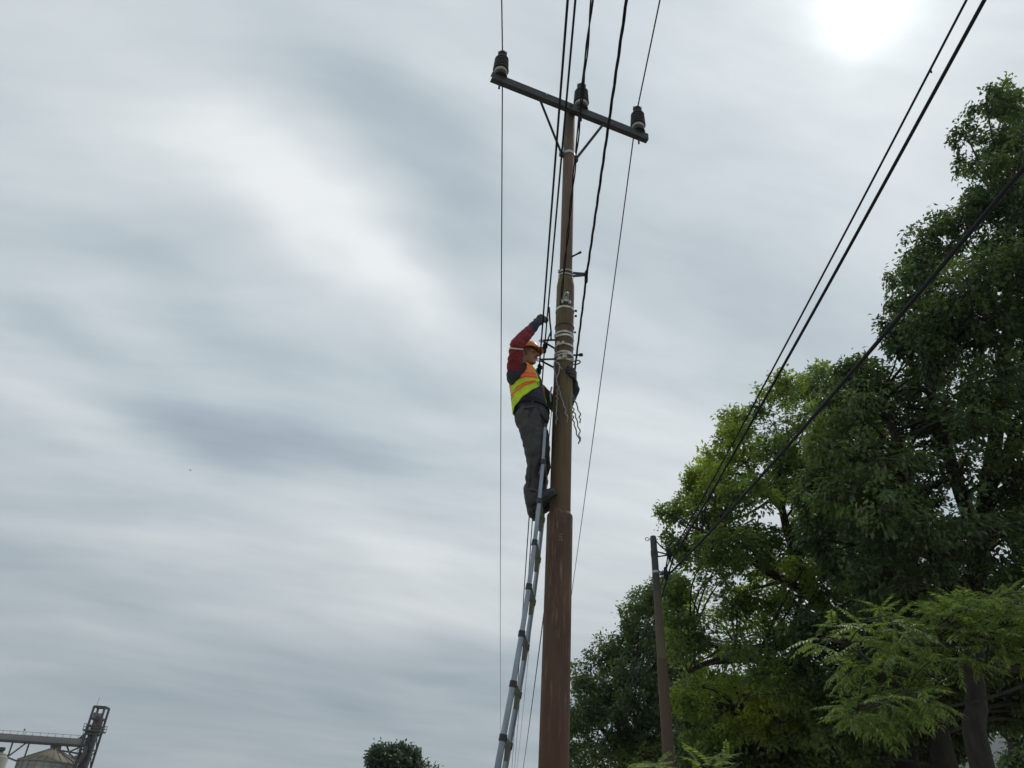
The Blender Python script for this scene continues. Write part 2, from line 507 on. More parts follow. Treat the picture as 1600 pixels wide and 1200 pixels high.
def obj(name, mb, material, parent=None, smooth=False, loc=None):
    me = mb.mesh(name, smooth) if isinstance(mb, MB) else mb
    if material is not None and not me.materials:
        me.materials.append(material)
    o = bpy.data.objects.new(name, me)
    COL.objects.link(o)
    if loc is not None:
        o.location = loc
    return attach(o, parent)


def auto_smooth(me, deg=40):
    bm = bmesh.new(); bm.from_mesh(me)
    for f in bm.faces:
        f.smooth = True
    lim = math.radians(deg)
    for e in bm.edges:
        if len(e.link_faces) == 2 and e.calc_face_angle(0) > lim:
            e.smooth = False
    bm.to_mesh(me); bm.free()
    return me


def remeshed(mb, voxel, smooth=6, name='tmp', wr=0.0, wr_scale=9.0, stretch=(1, 1, 1), seed=0):
    """one continuous skin over overlapping volumes"""
    from mathutils import noise as mn
    me = mb.mesh(name)
    o = bpy.data.objects.new(name, me); COL.objects.link(o)
    md = o.modifiers.new('r', 'REMESH'); md.mode = 'VOXEL'; md.voxel_size = voxel; md.adaptivity = 0.0
    ms = o.modifiers.new('s', 'SMOOTH'); ms.factor = 0.5; ms.iterations = smooth
    dg = bpy.context.evaluated_depsgraph_get(); dg.update()
    out = bpy.data.meshes.new_from_object(o.evaluated_get(dg))
    bpy.data.objects.remove(o); bpy.data.meshes.remove(me)
    if wr:
        off = Vector((seed * 3.7, seed * 1.3, seed * 7.1))
        nrm = [v.normal.copy() for v in out.vertices]
        for v, n in zip(out.vertices, nrm):
            p = Vector((v.co.x * stretch[0], v.co.y * stretch[1], v.co.z * stretch[2])) * wr_scale + off
            k = mn.noise(p) + 0.5 * mn.noise(p * 2.1)
            k = 1 - 2 * abs(k)               # ridged: folds of cloth
            v.co += n * (k * wr)
    out.polygons.foreach_set('use_smooth', [True] * len(out.polygons))
    out.update()
    return out


def bezier(pts, n=12):
    """smooth curve through the points (Catmull-Rom)"""
    P = [Vector(p) for p in pts]
    P = [P[0] * 2 - P[1]] + P + [P[-1] * 2 - P[-2]]
    out = []
    for i in range(1, len(P) - 2):
        for k in range(n):
            t = k / n
            a, b, c, d = P[i - 1], P[i], P[i + 1], P[i + 2]
            out.append(0.5 * ((2 * b) + (c - a) * t + (2 * a - 5 * b + 4 * c - d) * t * t + (3 * b - a - 3 * c + d) * t ** 3))
    out.append(P[-2])
    return out


# ------------------------------------------------------------------ ground and hills
def build_ground():
    mb = MB()
    n = 48
    S = 2600.0
    xs = [math.copysign(abs(t) ** 3, t) * S for t in np.linspace(-1, 1, n)]
    vs = [(x, y, 0.0) for y in xs for x in xs]
    fs = [(j * n + i, j * n + i + 1, (j + 1) * n + i + 1, (j + 1) * n + i) for j in range(n - 1) for i in range(n - 1)]
    mb.add(vs, fs)
    o = obj('ground', mb, MT['ground'])
    tag(o, 'flat unseen ground below the picture, made pale to bounce light', None, None, 'structure')
    # wooded hills closing the valley on the right
    from mathutils import noise as mn
    mb = MB(); nx, ny = 90, 26
    vs = []
    for j in range(ny):
        for i in range(nx):
            x = 100 + 1700 * i / (nx - 1); y = 800 + 700 * j / (ny - 1)
            t = j / (ny - 1)
            prof = math.sin(min(1, t * 1.15) * math.pi * 0.5)
            edge = min(1, i / 10, (nx - 1 - i) / 10)
            h = (240 + 60 * mn.noise(Vector((x / 420, y / 500, 2.3))) + 36 * mn.noise(Vector((x / 130, y / 160, 9.3)))) * prof * edge
            vs.append((x, y, max(h, 0) - 2))
    fs = [(j * nx + i, j * nx + i + 1, (j + 1) * nx + i + 1, (j + 1) * nx + i) for j in range(ny - 1) for i in range(nx - 1)]
    mb.add(vs, fs)
    o = obj('hills', mb, MT['hill'], smooth=True)
    tag(o, 'distant blue wooded hills seen between the tree trunks', None, None, 'structure')


build_ground()

# ------------------------------------------------------------------ main utility pole
PY = 5.9
PB = at(865, 1200, PY)
PX = PB.x


def pole_z(py):
    """height on the pole axis seen at picture row py"""
    lo, hi = 0.0, 14.0
    for _ in range(60):
        m = (lo + hi) / 2
        if proj((PX, PY, m))[1] > py:
            lo = m
        else:
            hi = m
    return lo


Z_TOP = pole_z(171)
Z_S1 = pole_z(806)          # end of the thick lower tube
Z_S2 = pole_z(436)          # end of the middle tube
R1, R2, R3 = 0.104, 0.088, 0.064
POLE = empty('utility_pole', (PX, PY, 0), 'tall rust brown steel power pole with crossarm, worker climbing beside it', 'utility pole')


def build_pole():
    g = Matrix.Translation((PX, PY, 0))
    mb = MB().lathe([(R1 + 0.004, -0.3), (R1 + 0.002, Z_S1 - 0.02), (R1, Z_S1), (R2, Z_S1 + 0.02)], 36, g)
    o = obj('lower_shaft', auto_smooth(mb.mesh('lower_shaft')), MT['rust'], POLE)
    tag(o, 'rust red lower tube of the pole')
    zt = Z_S2 - 0.10
    mb = MB().lathe([(R2, Z_S1 - 0.05), (R2 * 0.985, zt), (R3 + 0.010, Z_S2 - 0.01), (R3 + 0.004, Z_S2)], 36, g)
    o = obj('middle_shaft', auto_smooth(mb.mesh('middle_shaft')), MT['olive'], POLE)
    tag(o, 'mossy olive brown middle tube')
    mb = MB().lathe([(R3, Z_S2 - 0.05), (R3 * 0.97, Z_TOP), (R3 * 0.9, Z_TOP + 0.01)], 32, g)
    o = obj('upper_shaft', auto_smooth(mb.mesh('upper_shaft')), MT['brown'], POLE)
    # weld seams
    for z, r in ((pole_z(513), R2 * 0.99),):
        mb = MB().lathe([(r, z - 0.012), (r + 0.006, z - 0.005), (r + 0.006, z + 0.005), (r, z + 0.012)], 36, g)
        obj('weld_seam', mb.mesh('weld_seam', True), MT['iron'] if r < R1 else MT['rust'], POLE)
    # crossarm: U section channel, horizontal, right end farther away
    lo_, hi_ = Z_TOP - 1.2, Z_TOP + 0.6      # height at which the arm passes just in front of the shaft
    for _ in range(50):
        za = (lo_ + hi_) / 2
        A, B = atz(769, 117, za), atz(1013, 214, za)
        dd = (B - A).normalized(); sd_ = Vector((dd.y, -dd.x, 0))
        sd_ = -sd_ if sd_.y > 0 else sd_
        if (A - Vector((PX, PY, za))).dot(sd_) > R3 + 0.062:
            lo_ = za
        else:
            hi_ = za
    d = (B - A); L = d.length; d.normalize()
    side = Vector((d.y, -d.x, 0))            # towards the camera
    if side.y > 0:
        side = -side
    mid = (A + B) / 2
    # arm runs in front of the pole
    near = Vector((PX, PY, za)) + side * (R3 + 0.03)
    off = (near - A) - d * (near - A).dot(d)
    A2, B2 = A + off * 0.0, B + off * 0.0
    arm = MB()
    w, h, th = 0.055, 0.105, 0.008
    arm.bar(A2, B2, th, h, (0, 0, 1))
    for s in (1, -1):
        q = Vector((0, 0, s * (h / 2 - th / 2 + 0.001))) - side * (w / 2 + th / 2)
        arm.bar(A2 + q, B2 + q, w, th, (0, 0, 1))
    arm_o = obj('crossarm', arm, MT['iron'], POLE)
    tag(arm_o, 'dark steel channel crossarm at the pole top')
    # two bolt holes, plugged with pale bolts
    for t in (0.33,):
        c = A2 + d * (L * t) + side * 0.006
        obj('bolt', MB().tube([c + Vector((0, 0, .02)), c + Vector((0, 0, .02)) + side * 0.012], 0.008, 8), MT['strap'], arm_o)
    c0 = A2 + d * ((Vector((PX, PY, za)) - A2).dot(d)) + side * 0.006
    for k in (-1, 1):
        c = c0 + d * (0.045 * k)
        obj('bolt', MB().tube([c, c + side * 0.018], 0.011, 6), MT['iron'], arm_o)
    # braces from the arm to a band on the pole
    zb = pole_z(243)
    band = MB().lathe([(R3 + 0.001, zb - 0.02), (R3 + 0.006, zb - 0.02), (R3 + 0.006, zb + 0.02), (R3 + 0.001, zb + 0.02)], 32, g)
    obj('brace_band', auto_smooth(band.mesh('brace_band')), MT['galv'], POLE)
    for px_, sgn in ((843, -1), (945, 1)):
        best = min((abs(proj(A2 + d * (L * t))[0] - px_), t) for t in np.linspace(0, 1, 300))[1]
        top = A2 + d * (L * best) + Vector((0, 0, -h / 2 + 0.015)) - side * 0.012
        foot = Vector((PX, PY, zb)) + d * (sgn * (R3 + 0.022)) - Vector((0, 0, 0.02))
        b = MB().bar(top, foot, 0.030, 0.007, side).bar(top + side * 0.0, foot, 0.007, 0.026, side)
        obj('brace', b, MT['iron'], POLE)
        lug = MB().box(foot, (0.05, 0.035, 0.06), d.to_track_quat('X', 'Z').to_matrix())
        obj('brace_lug', lug, MT['iron'], POLE)
    # pin insulators
    rot = Matrix.Rotation(0, 4, 'Z')
    prof = [(0.030, 0.0)]
    rr = 0.064
    z = 0.0
    rr = 0.062
    prof = [(0.040, 0.000), (0.054, 0.004)]
    for k in range(6):
        r = rr - 0.0015 * k - (0.012 if k == 5 else 0)
        prof += [(r - 0.010, 0.006 + k * 0.026), (r, 0.010 + k * 0.026), (r + 0.001, 0.018 + k * 0.026), (r - 0.010, 0.026 + k * 0.026)]
    prof += [(0.036, 0.166), (0.030, 0.172), (0.026, 0.180), (0.034, 0.186), (0.034, 0.198), (0.024, 0.206), (0.012, 0.210)]
    IS = Matrix.Diagonal((1.46, 1.46, 1.62, 1)); IC = Matrix.Diagonal((1.36, 1.36, 1.0, 1))
    ins_me = auto_smooth(MB().lathe(prof, 28, IS).mesh('insulator'), 50); ins_me.materials.append(MT['ceramic'])
    base_me = auto_smooth(MB().lathe([(0.046, -0.040), (0.054, -0.034), (0.056, -0.004), (0.042, 0.0)], 24, IC).mesh('base_ring')); base_me.materials.append(MT['cement'])
    ped_me = MB().lathe([(0.060, -0.095), (0.060, -0.086), (0.046, -0.080), (0.043, -0.036)], 20, Matrix.Diagonal((1.36, 1.36, 1.1, 1))).mesh('pedestal'); ped_me.materials.append(MT['iron'])
    pin_me = MB().lathe([(0.011, -0.30), (0.011, -0.09)], 10).mesh('pin'); pin_me.materials.append(MT['iron'])
    ears = []
    for k in (-1, 1):
        cap_me = MB().box((0.040 * k, 0, 0.325), (0.022, 0.034, 0.040)).mesh('clamp_ear'); cap_me.materials.append(MT['ceramic'])
        ears.append(('clamp_ear', cap_me))
    tops = []
    for px_ in (784, 910, 999):
        best = min((abs(proj(A2 + d * (L * t) + Vector((0, 0, .13)) )[0] - px_), t) for t in np.linspace(0, 1, 400))[1]
        base = A2 + d * (L * best) - side * (w / 2 + 0.004) + Vector((0, 0, h / 2 + 0.107))
        o = obj('insulator', ins_me, None, POLE, loc=base)
        for nm, me in (('base_ring', base_me), ('pedestal', ped_me), ('pin', pin_me), *ears):
            obj(nm, me, None, o, loc=base)
        tops.append(base + Vector((0, 0, 0.318)))
    return tops, d, side


INS, ARM_D, ARM_SIDE = build_pole()


def ring(r, z, hgt, th=0.003, wob=0.0, tilt=0.0):
    mb = MB(); n = 40
    vs = []
    for k in range(n):
        a = 2 * math.pi * k / n
        dz = wob * math.sin(3 * a + z * 30) + tilt * math.cos(a)
        for rr, zz in ((r, -hgt / 2), (r + th, -hgt / 2), (r + th, hgt / 2), (r, hgt / 2)):
            vs.append((PX + rr * math.cos(a), PY + rr * math.sin(a), z + zz + dz))
    fs = []
    for k in range(n):
        k2 = (k + 1) % n
        for j in range(4):
            j2 = (j + 1) % 4
            fs.append((k * 4 + j, k2 * 4 + j, k2 * 4 + j2, k * 4 + j2))
    return mb.add(vs, fs)


def on_pole(py, ang_deg, r):
    """a place around the pole at picture row py; 0 deg is right, -90 deg faces the camera"""
    a = math.radians(ang_deg)
    return Vector((PX + r * math.cos(a), PY + r * math.sin(a), pole_z(py)))


def build_pole_hardware():
    # steel straps with buckles
    for py, hgt, r, tl in ((428, 0.022, R3 + 0.006, 0), (434, 0.010, R3 + 0.010, 0), (487, 0.022, R2, 0.004), (526, 0.020, R2, 0.0), (531, 0.020, R2, 0.0),
                       (545, 0.018, R2, 0.008), (557, 0.018, R2, 0.0), (560.5, 0.014, R2 + .002, 0.004), (568, 0.020, R2, -0.004)):
        o = obj('steel_strap', auto_smooth(ring(r * 0.992, pole_z(py), hgt, 0.004, 0.003, tl + 0.004 * math.sin(py)).mesh('steel_strap')), MT['strap'], POLE)
    for py, ang, s in ((531, -150, 1), (545, -128, 1.1), (545, -100, .8), (566, -95, 1), (566, -84, .8), (568, -40, 1), (481, -112, .9), (481, -68, .9), (429, -150, .9), (568, -118, 1)):
        a = math.radians(ang)
        c = on_pole(py, ang, R2 + 0.008 if py > 440 else R3 + 0.012)
        rot = Matrix.Rotation(a, 3, 'Z')
        b = MB().box(c, (0.014, 0.030 * s, 0.030 * s), rot)
        c2 = c + Vector((math.cos(a), math.sin(a), 0)) * 0.010
        b.box(c2, (0.010, 0.012 * s, 0.040 * s), rot)
        obj('buckle', b, MT['strap'], POLE)
    # cable hook bracket bolted on the front below the taper
    c = on_pole(478, -90, R2)
    b = MB().box(c + Vector((0, -.012, 0)), (0.05, 0.022, 0.055))
    hook = bezier([c + Vector((-.02, -.02, .01)), c + Vector((-.015, -.055, .03)), c + Vector((.0, -.06, .05)), c + Vector((.015, -.055, .03)), c + Vector((.02, -.02, .01))], 5)
    ho = obj('hook_plate', b, MT['galv'], POLE)
    obj('hook', MB().tube(hook, 0.008, 8), MT['galv'], ho)
    # bracket for the suspended cable on the right
    zc = pole_z(428)
    tipc = at(915, 429, PY - 0.02)
    for dz, sp in ((0.035, 0.02), (-0.040, -0.02)):
        root = Vector((PX + R3 + 0.004, PY + sp, zc + dz))
        b = MB().bar(root, tipc + Vector((0, 0, 0.008 if dz > 0 else -0.006)), 0.008, 0.026)
        obj('bracket_arm', b, MT['iron'], POLE)
    cl = MB().box(tipc + Vector((0.006, 0, -0.03)), (0.030, 0.045, 0.12)).box(tipc + Vector((0.010, 0, 0.03)), (0.02, 0.05, 0.03))
    obj('suspension_clamp', cl, MT['black'], POLE)
    # step bolts sticking out on the right
    for (py, ang, ln, tip_r) in ((404, -30, 0.085, 0.012), (553, 10, 0.075, 0.016)):
        a = math.radians(ang); dd = Vector((math.cos(a), math.sin(a), 0.25)).normalized()
        c = on_pole(py, ang, (R3 if py < 436 else R2) - 0.01)
        b = MB().tube([c, c + dd * ln], 0.009, 8).tube([c + dd * ln, c + dd * (ln + 0.03)], tip_r, 8)
        obj('step_bolt', b, MT['black'], POLE)
    c = on_pole(565, 0, R2 + 0.03)
    eye = [c + Vector((0.035 * math.cos(t), 0.0, 0.022 * math.sin(t) + 0.01 * math.cos(t))) for t in np.linspace(0, 2 * math.pi, 17)]
    obj('eye_bolt', MB().tube(eye, 0.007, 6, caps=False), MT['iron'], POLE)
    for py in (486, 494):
        c = on_pole(py, -8, R2 + 0.006)
        obj('bolt', MB().tube([c, c + Vector((0.022, 0, 0))], 0.012, 6), MT['black'], POLE)
    c = on_pole(519, -5, R2 + 0.002)
    obj('bolt', MB().tube([c, c + Vector((0.020, 0, 0))], 0.010, 6), MT['black'], POLE)
    # two forked hook brackets on the left that carry the service cables
    tips = []
    for py, tx, ty in ((540, 848, 533), (570, 844, 562)):
        tip = at(tx, ty + 4, PY - 0.03)
        tip.z = pole_z(py) + 0.015
        br = None
        for dy, dz in ((-0.055, 0.022), (0.05, -0.012)):
            root = Vector((PX - R2 * 0.80, PY + dy, pole_z(py) + dz))
            e = MB().bar(root, tip + Vector((0, 0, dz * 0.3)), 0.010, 0.016)
            o = obj('bracket_arm', e, MT['iron'], POLE)
        rg = [tip + Vector((-0.015 + 0.020 * math.cos(t), 0.012 * math.sin(t), 0.020 * math.sin(t))) for t in np.linspace(0, 2 * math.pi, 15)]
        obj('bracket_ring', MB().tube(rg, 0.006, 6, caps=False), MT['galv'], POLE)
        tips.append(tip)
    # chalked marks on the shaft, and scraped lettering at the joint
    def stroke(pts, rad, wid=0.004):
        P = []
        for (u, v) in pts:
            a = math.radians(-90) + u / rad
            P.append(Vector((PX + (rad + 0.0015) * math.cos(a), PY + (rad + 0.0015) * math.sin(a), v)))
        return MB().tube(P, [(wid, 0.0012)] * len(P), 6, side=(0, 0, 1))
    z0 = pole_z(848)
    for pts in ([(.012, .030), (-.008, .028), (-.010, .010)], [(-.010, .010), (.006, .012), (.012, -.006), (.008, -.024)], [(-.004, -.004), (-.006, -.024)]):
        obj('paint_mark', stroke([(u - 0.0, z0 + v) for u, v in pts], R1 + 0.003), MT['paint'], POLE)
    z0 = pole_z(803)
    for k, pts in enumerate(([(-.05, -.014), (-.042, .016)], [(-.042, .016), (-.034, -.010)], [(-.022, -.014), (-.020, .012)], [(-.028, .012), (-.010, .013)],
                             [(.004, -.010), (.004, .010), (.016, .006), (.006, .0), (.018, -.008)], [(.028, .008), (.030, -.008), (.040, -.004)])):
        obj('paint_mark', stroke([(u, z0 + v * 0.9) for u, v in pts], R2 + 0.001, 0.003), MT['paint'], POLE)
    return tipc, tips


CLAMP_R, HOOKS = build_pole_hardware()


# ------------------------------------------------------------------ wires
def solve_dir(P0, px, py, s, c):
    """azimuth of a sagging wire that leaves P0 and is seen at (px,py)"""
    d = ray(px, py)
    best = None
    prev = None
    for k in np.geomspace(0.0005, 0.25, 6000):
        q = CAM + d * k
        t = math.hypot(q.x - P0.x, q.y - P0.y)
        e = q.z - (P0.z - s * t + c * t * t)
        if prev is not None and (prev[0] < 0) != (e < 0) and t > 0.05:
            best = (q, t)
            break
        prev = (e, k)
    if best is None:
        raise ValueError(('wire misses', px, py))
    q, t = best
    return Vector(((q.x - P0.x) / t, (q.y - P0.y) / t, 0)), t


def sag_pts(P0, az, s, c, L, n=60):
    return [P0 + az * t + Vector((0, 0, -s * t + c * t * t)) for t in (np.linspace(0, 1, n) ** 1.5 * L)]


def wire_mesh(pts, rad, strands=1, pitch=0.5, sides=6):
    mb = MB()
    if strands == 1:
        return mb.tube(pts, rad, sides)
    # resample evenly and twist
    seg = [(pts[i + 1] - pts[i]).length for i in range(len(pts) - 1)]
    tot = sum(seg); n = max(8, int(tot / (pitch / 9)))
    cum = np.concatenate([[0], np.cumsum(seg)])
    arr = np.array([list(p) for p in pts])
    sd = np.linspace(0, tot, n)
    P = np.stack([np.interp(sd, cum, arr[:, i]) for i in range(3)], 1)
    T = np.gradient(P, axis=0); T /= np.linalg.norm(T, axis=1)[:, None]
    up = np.array([0, 0, 1.0]); W = np.cross(T, up); W /= np.linalg.norm(W, axis=1)[:, None]; V = np.cross(W, T)
    for k in range(strands):
        ph = 2 * np.pi * (sd / pitch + k / strands)
        Q = P + (W * np.cos(ph)[:, None] + V * np.sin(ph)[:, None]) * rad * 0.62
        mb.tube([Vector(q) for q in Q], rad * 0.5, 5)
    return mb


def wire(name, label, cat, P0, back, fwd, rad, m='wire', strands=1, pitch=0.5, Lb=40, Lf=100, sb=(0.05, 0.0008), sf=(0.09, 0.0009), group='overhead wires on the main pole'):
    pts = []
    if back is not None:
        az, t = solve_dir(P0, back[0], back[1], *sb)
        pts = list(reversed(sag_pts(P0, az, sb[0], sb[1], Lb)))
    if fwd is not None:
        az, t = solve_dir(P0, fwd[0], fwd[1], *sf)
        pts = pts[:-1] + sag_pts(P0, az, sf[0], sf[1], Lf) if pts else sag_pts(P0, az, sf[0], sf[1], Lf)
    o = obj(name, wire_mesh(pts, rad, strands, pitch), MT[m], smooth=True)
    return tag(o, label, cat, group)


wire('overhead_wire', 'thin power wire on the left crossarm insulator, running straight down the sky', 'wire', INS[0], (784, 0), (782, 1120), 0.0085)
wire('overhead_wire', 'thin power wire on the middle crossarm insulator, passing behind the pole', 'wire', INS[1], (926, 0), (810, 1180), 0.0090)
wire('overhead_wire', 'thin power wire on the right crossarm insulator, slanting down past the pole', 'wire', INS[2], (1031, 0), (890, 950), 0.0085)
P_A = HOOKS[1] + Vector((-0.005, -0.01, -0.05)); P_B = HOOKS[0] + Vector((0.02, 0.01, -0.04))
wire('service_cable', 'black service cable left of the pole, on the lower forked bracket', 'cable', P_A, (887, 0), (804, 1140), 0.0080, 'black', Lb=30, sb=(0.02, 0.0005), sf=(0.05, 0.0006), group='service cables on the main pole')
wire('service_cable', 'black service cable gripped by the worker, on the upper forked bracket', 'cable', P_B, (899, 0), (808.5, 1140), 0.0075, 'black', Lb=30, sb=(0.02, 0.0005), sf=(0.05, 0.0006), group='service cables on the main pole')
P_C = on_pole(486, -118, R2 + 0.02)
wire('service_cable', 'thick black cable crossing the front of the pole from the crossarm side', 'cable', P_C, (925, 0), None, 0.0115, 'black', 2, 0.7, Lb=30, sb=(0.00, 0.0003), group='service cables on the main pole')
wire('bundled_cable', 'thick twisted black cable hung from the bracket right of the pole', 'cable', CLAMP_R + Vector((0.008, 0, -0.04)), (979, 0), (819, 1190), 0.0115, 'black', 3, 0.75, Lb=30, Lf=70, sb=(0.03, 0.0006), sf=(0.07, 0.0008), group='service cables on the main pole')


def build_small_wires():
    # suspension clamps on the service cables
    for P, nm, lab in ((P_A + Vector((0.0, 0, -0.06)), 'cable_clamp', 'black cable clamp hanging at the lower forked bracket'),
                       (P_B + Vector((0.0, 0, -0.035)), 'cable_clamp', 'black cable clamp hanging at the upper forked bracket')):
        mb = MB().capsule(P + Vector((0, 0, -.045)), P + Vector((0, 0, .045)), .014, .016, 8)
        mb.box(P + Vector((.004, 0, .022)), (.046, .034, .022)).box(P + Vector((-.004, 0, -.022)), (.042, .034, .020)).box(P + Vector((-.02, 0, 0)), (.018, .02, .012))
        tag(obj(nm, mb, MT['black']), lab, 'clamp', 'clamps on the service cables')
    # jumper that splits below the worker's hand
    h = at(860, 500, PY - 0.16)
    a = bezier([at(858, 480, PY - .2), at(859, 500, PY - 0.18), at(861, 518, PY - .15), at(861, 524, PY - .1), at(861, 531, PY - .09)], 6)
    mb = MB().tube(a, 0.008, 6)
    mb.tube(bezier([at(861, 518, PY - .15), at(857, 528, PY - .12), at(853, 541, PY - 0.03)], 6), 0.007, 6)
    tag(obj('jumper_wire', mb, MT['black'], smooth=True), 'short black forked jumper wire under the worker\'s raised hand', 'wire')
    # preformed wire grips with loose wavy tails
    def wavy(p, q, n_w, amp, taper=0.0, side=Vector((1, 0, 0))):
        out = []
        dl = (q - p); 
        m = n_w * 8
        for i in range(m + 1):
            t = i / m
            ph = 2 * math.pi * (n_w * t + .35 * math.sin(5 * t + p.x * 90)); am = amp * (.7 + .5 * math.sin(9 * t + q.z * 70))
            out.append(p + dl * t + side * (am * math.sin(ph) + .02 * math.sin(3.2 * t + q.x * 50) * t) + Vector((0, -1, 0)) * (am * 0.5 * math.cos(ph)))
        return out
    e = empty('wire_grip', on_pole(570, -105, R2 + .02), 'pale preformed wire grip looped on the pole with two loose wavy tails', 'wire grip')
    yf = PY - R2 - 0.02
    loop = bezier([at(878, 578, yf), at(872, 569, yf), at(867, 565, yf + .01), at(865.5, 575, yf), at(869, 590, yf), at(870, 600, yf)], 6)
    loop2 = bezier([at(872, 566, yf + .01), at(874, 572, yf), at(873, 582, yf), at(869.5, 591, yf), at(870.5, 601, yf)], 6)
    obj('loop', MB().tube(loop, 0.006, 6).tube(loop2, 0.006, 6), MT['tail'], e, True)
    obj('tail', MB().tube(wavy(at(870, 600, yf), at(872.5, 664, yf), 6, 0.007), 0.0055, 6), MT['tail'], e, True)
    obj('tail', MB().tube(wavy(at(871, 600, yf - .01), at(886, 661, yf), 6, 0.007), 0.0055, 6), MT['tail'], e, True)
    yb = PY + 0.06
    e = empty('wire_grip', at(894, 600, yb), 'loose wavy grip tails hanging off the right side of the pole', 'wire grip')
    for (x0, y0, x1, y1, k) in ((897, 622, 909, 661, 4), (895, 638, 910, 690, 5), (893, 640, 902, 693, 5)):
        obj('tail', MB().tube(wavy(at(x0, y0, yb), at(x1, y1, yb), k, 0.008), 0.006, 6), MT['tail'], e, True)
    obj('loop', MB().tube(bezier([at(889, 600, yb), at(893, 612, yb), at(897, 622, yb)], 6), 0.006, 6).tube(bezier([at(889, 615, yb), at(892, 628, yb), at(895, 638, yb)], 6), .006, 6).tube(bezier([at(888, 618, yb), at(890, 630, yb), at(893, 640, yb)], 6), .006, 6), MT['tail'], e, True)
    # strap hanging by the worker's waist, left of the pole
    e = obj('safety_lanyard', MB().tube(bezier([at(862, 605, PY - .02), at(860, 616, PY - .04), at(861, 628, PY - .02)], 6), (0.008), 6), MT['galv'], None, True)
    tag(e, 'short pale lanyard between the worker\'s waist and the pole', 'lanyard')


build_small_wires()


# ------------------------------------------------------------------ telescopic ladder
def build_ladder():
    yn = PY - 0.21
    near_px = [(851, 668), (849, 722), (842.6, 782.4), (835.4, 847.6), (826.4, 917), (814.7, 990.6), (801, 1070), (786.5, 1153)]
    pts_ = [at(x, y, yn) for x, y in near_px]
    zz_ = np.array([p.z for p in pts_])[::-1]; xx_ = np.array([p.x for p in pts_])[::-1]
    xx_ = np.polyval(np.polyfit(zz_, xx_, 2), zz_)
    top = pts_[0]; low = pts_[-1]
    slope_ = (xx_[2] - xx_[0]) / (zz_[2] - zz_[0])

    def near_at(z):                          # the loaded ladder bows a little
        x = np.interp(z, zz_, xx_) if z >= zz_[0] else xx_[0] + (z - zz_[0]) * slope_
        return Vector((float(x), yn, z))
    dv = near_at(2.6) - near_at(2.0)
    # far rail: same heights, measured on the photograph's far collars
    z_a = at(826.4, 917, yn).z; z_b = at(801, 1070, yn).z
    fa, fb = atz(834.5, 943.5, z_a), atz(809, 1089, z_b)
    rung_vec = ((fa - near_at(z_a)) + (fb - near_at(z_b))) / 2
    rung_vec.z = 0
    rung_vec = rung_vec.normalized() * max(0.30, min(0.40, rung_vec.length))
    zc = [at(x, y, yn).z for x, y in near_px[1:]]
    step = (zc[0] - zc[-1]) / (len(zc) - 1)
    base = near_at(0.0)
    root = empty('telescopic_ladder', base + rung_vec / 2, 'grey aluminium telescopic ladder leaning on the pole under the worker', 'ladder')
    zs = [top.z, zc[0]]
    while zs[-1] - step > 0.05:
        zs.append(zs[-1] - step)
    zs.append(0.0)
    axis = dv.normalized()
    n = len(zs) - 1
    for side in (0, 1):
        sh = rung_vec * side
        for i in range(n):
            r = 0.0145 + 0.0011 * i
            a, b = near_at(zs[i]) + sh, near_at(zs[i + 1]) + sh
            me = auto_smooth(MB().tube([a + axis * (0.03 if i else 0.0), b], r, 20).mesh('rail_section'))
            rail = obj('rail_section', me, MT['alu'], root)
            if i == 0:
                obj('rail_cap', auto_smooth(MB().tube([a, a + axis * 0.03], r * 1.15, 16).mesh('rail_cap')), MT['plastic'], root)
            if i < n - 1:
                obj('collar', auto_smooth(MB().tube([b - axis * 0.022, b + axis * 0.022], r + 0.0065, 20).mesh('collar')), MT['plastic'], root)
        obj('rubber_foot', auto_smooth(MB().tube([near_at(0.0) + sh, near_at(0.05) + sh], 0.05, 16).mesh('rubber_foot')), MT['plastic'], root)
    rn = rung_vec.normalized()
    front = rn.cross(axis).normalized()
    for i in range(1, n):
        a, b = near_at(zs[i]), near_at(zs[i]) + rung_vec
        r = 0.0145 + 0.0011 * i
        rg = MB().bar(a + rn * r, b - rn * r, 0.038, 0.030, axis)
        ro = obj('rung', rg, MT['rung'], root)
        for q, s in ((a, 1), (b, -1)):      # gusset wedge under the rung end
            p0 = q + rn * (s * r * 0.9)
            g = MB()
            hw = 0.016
            tri = [p0 - axis * 0.015, p0 + rn * (s * 0.075) - axis * 0.015, p0 - axis * 0.105]
            vs = [p + front * hw for p in tri] + [p - front * hw for p in tri]
            g.add(vs, [(0, 1, 2), (5, 4, 3), (0, 3, 4, 1), (1, 4, 5, 2), (2, 5, 3, 0)])
            obj('gusset', g, MT['rung'], ro)
    return near_at, rung_vec, zs


NEAR_AT, RUNG_V, RUNG_Z = build_ladder()


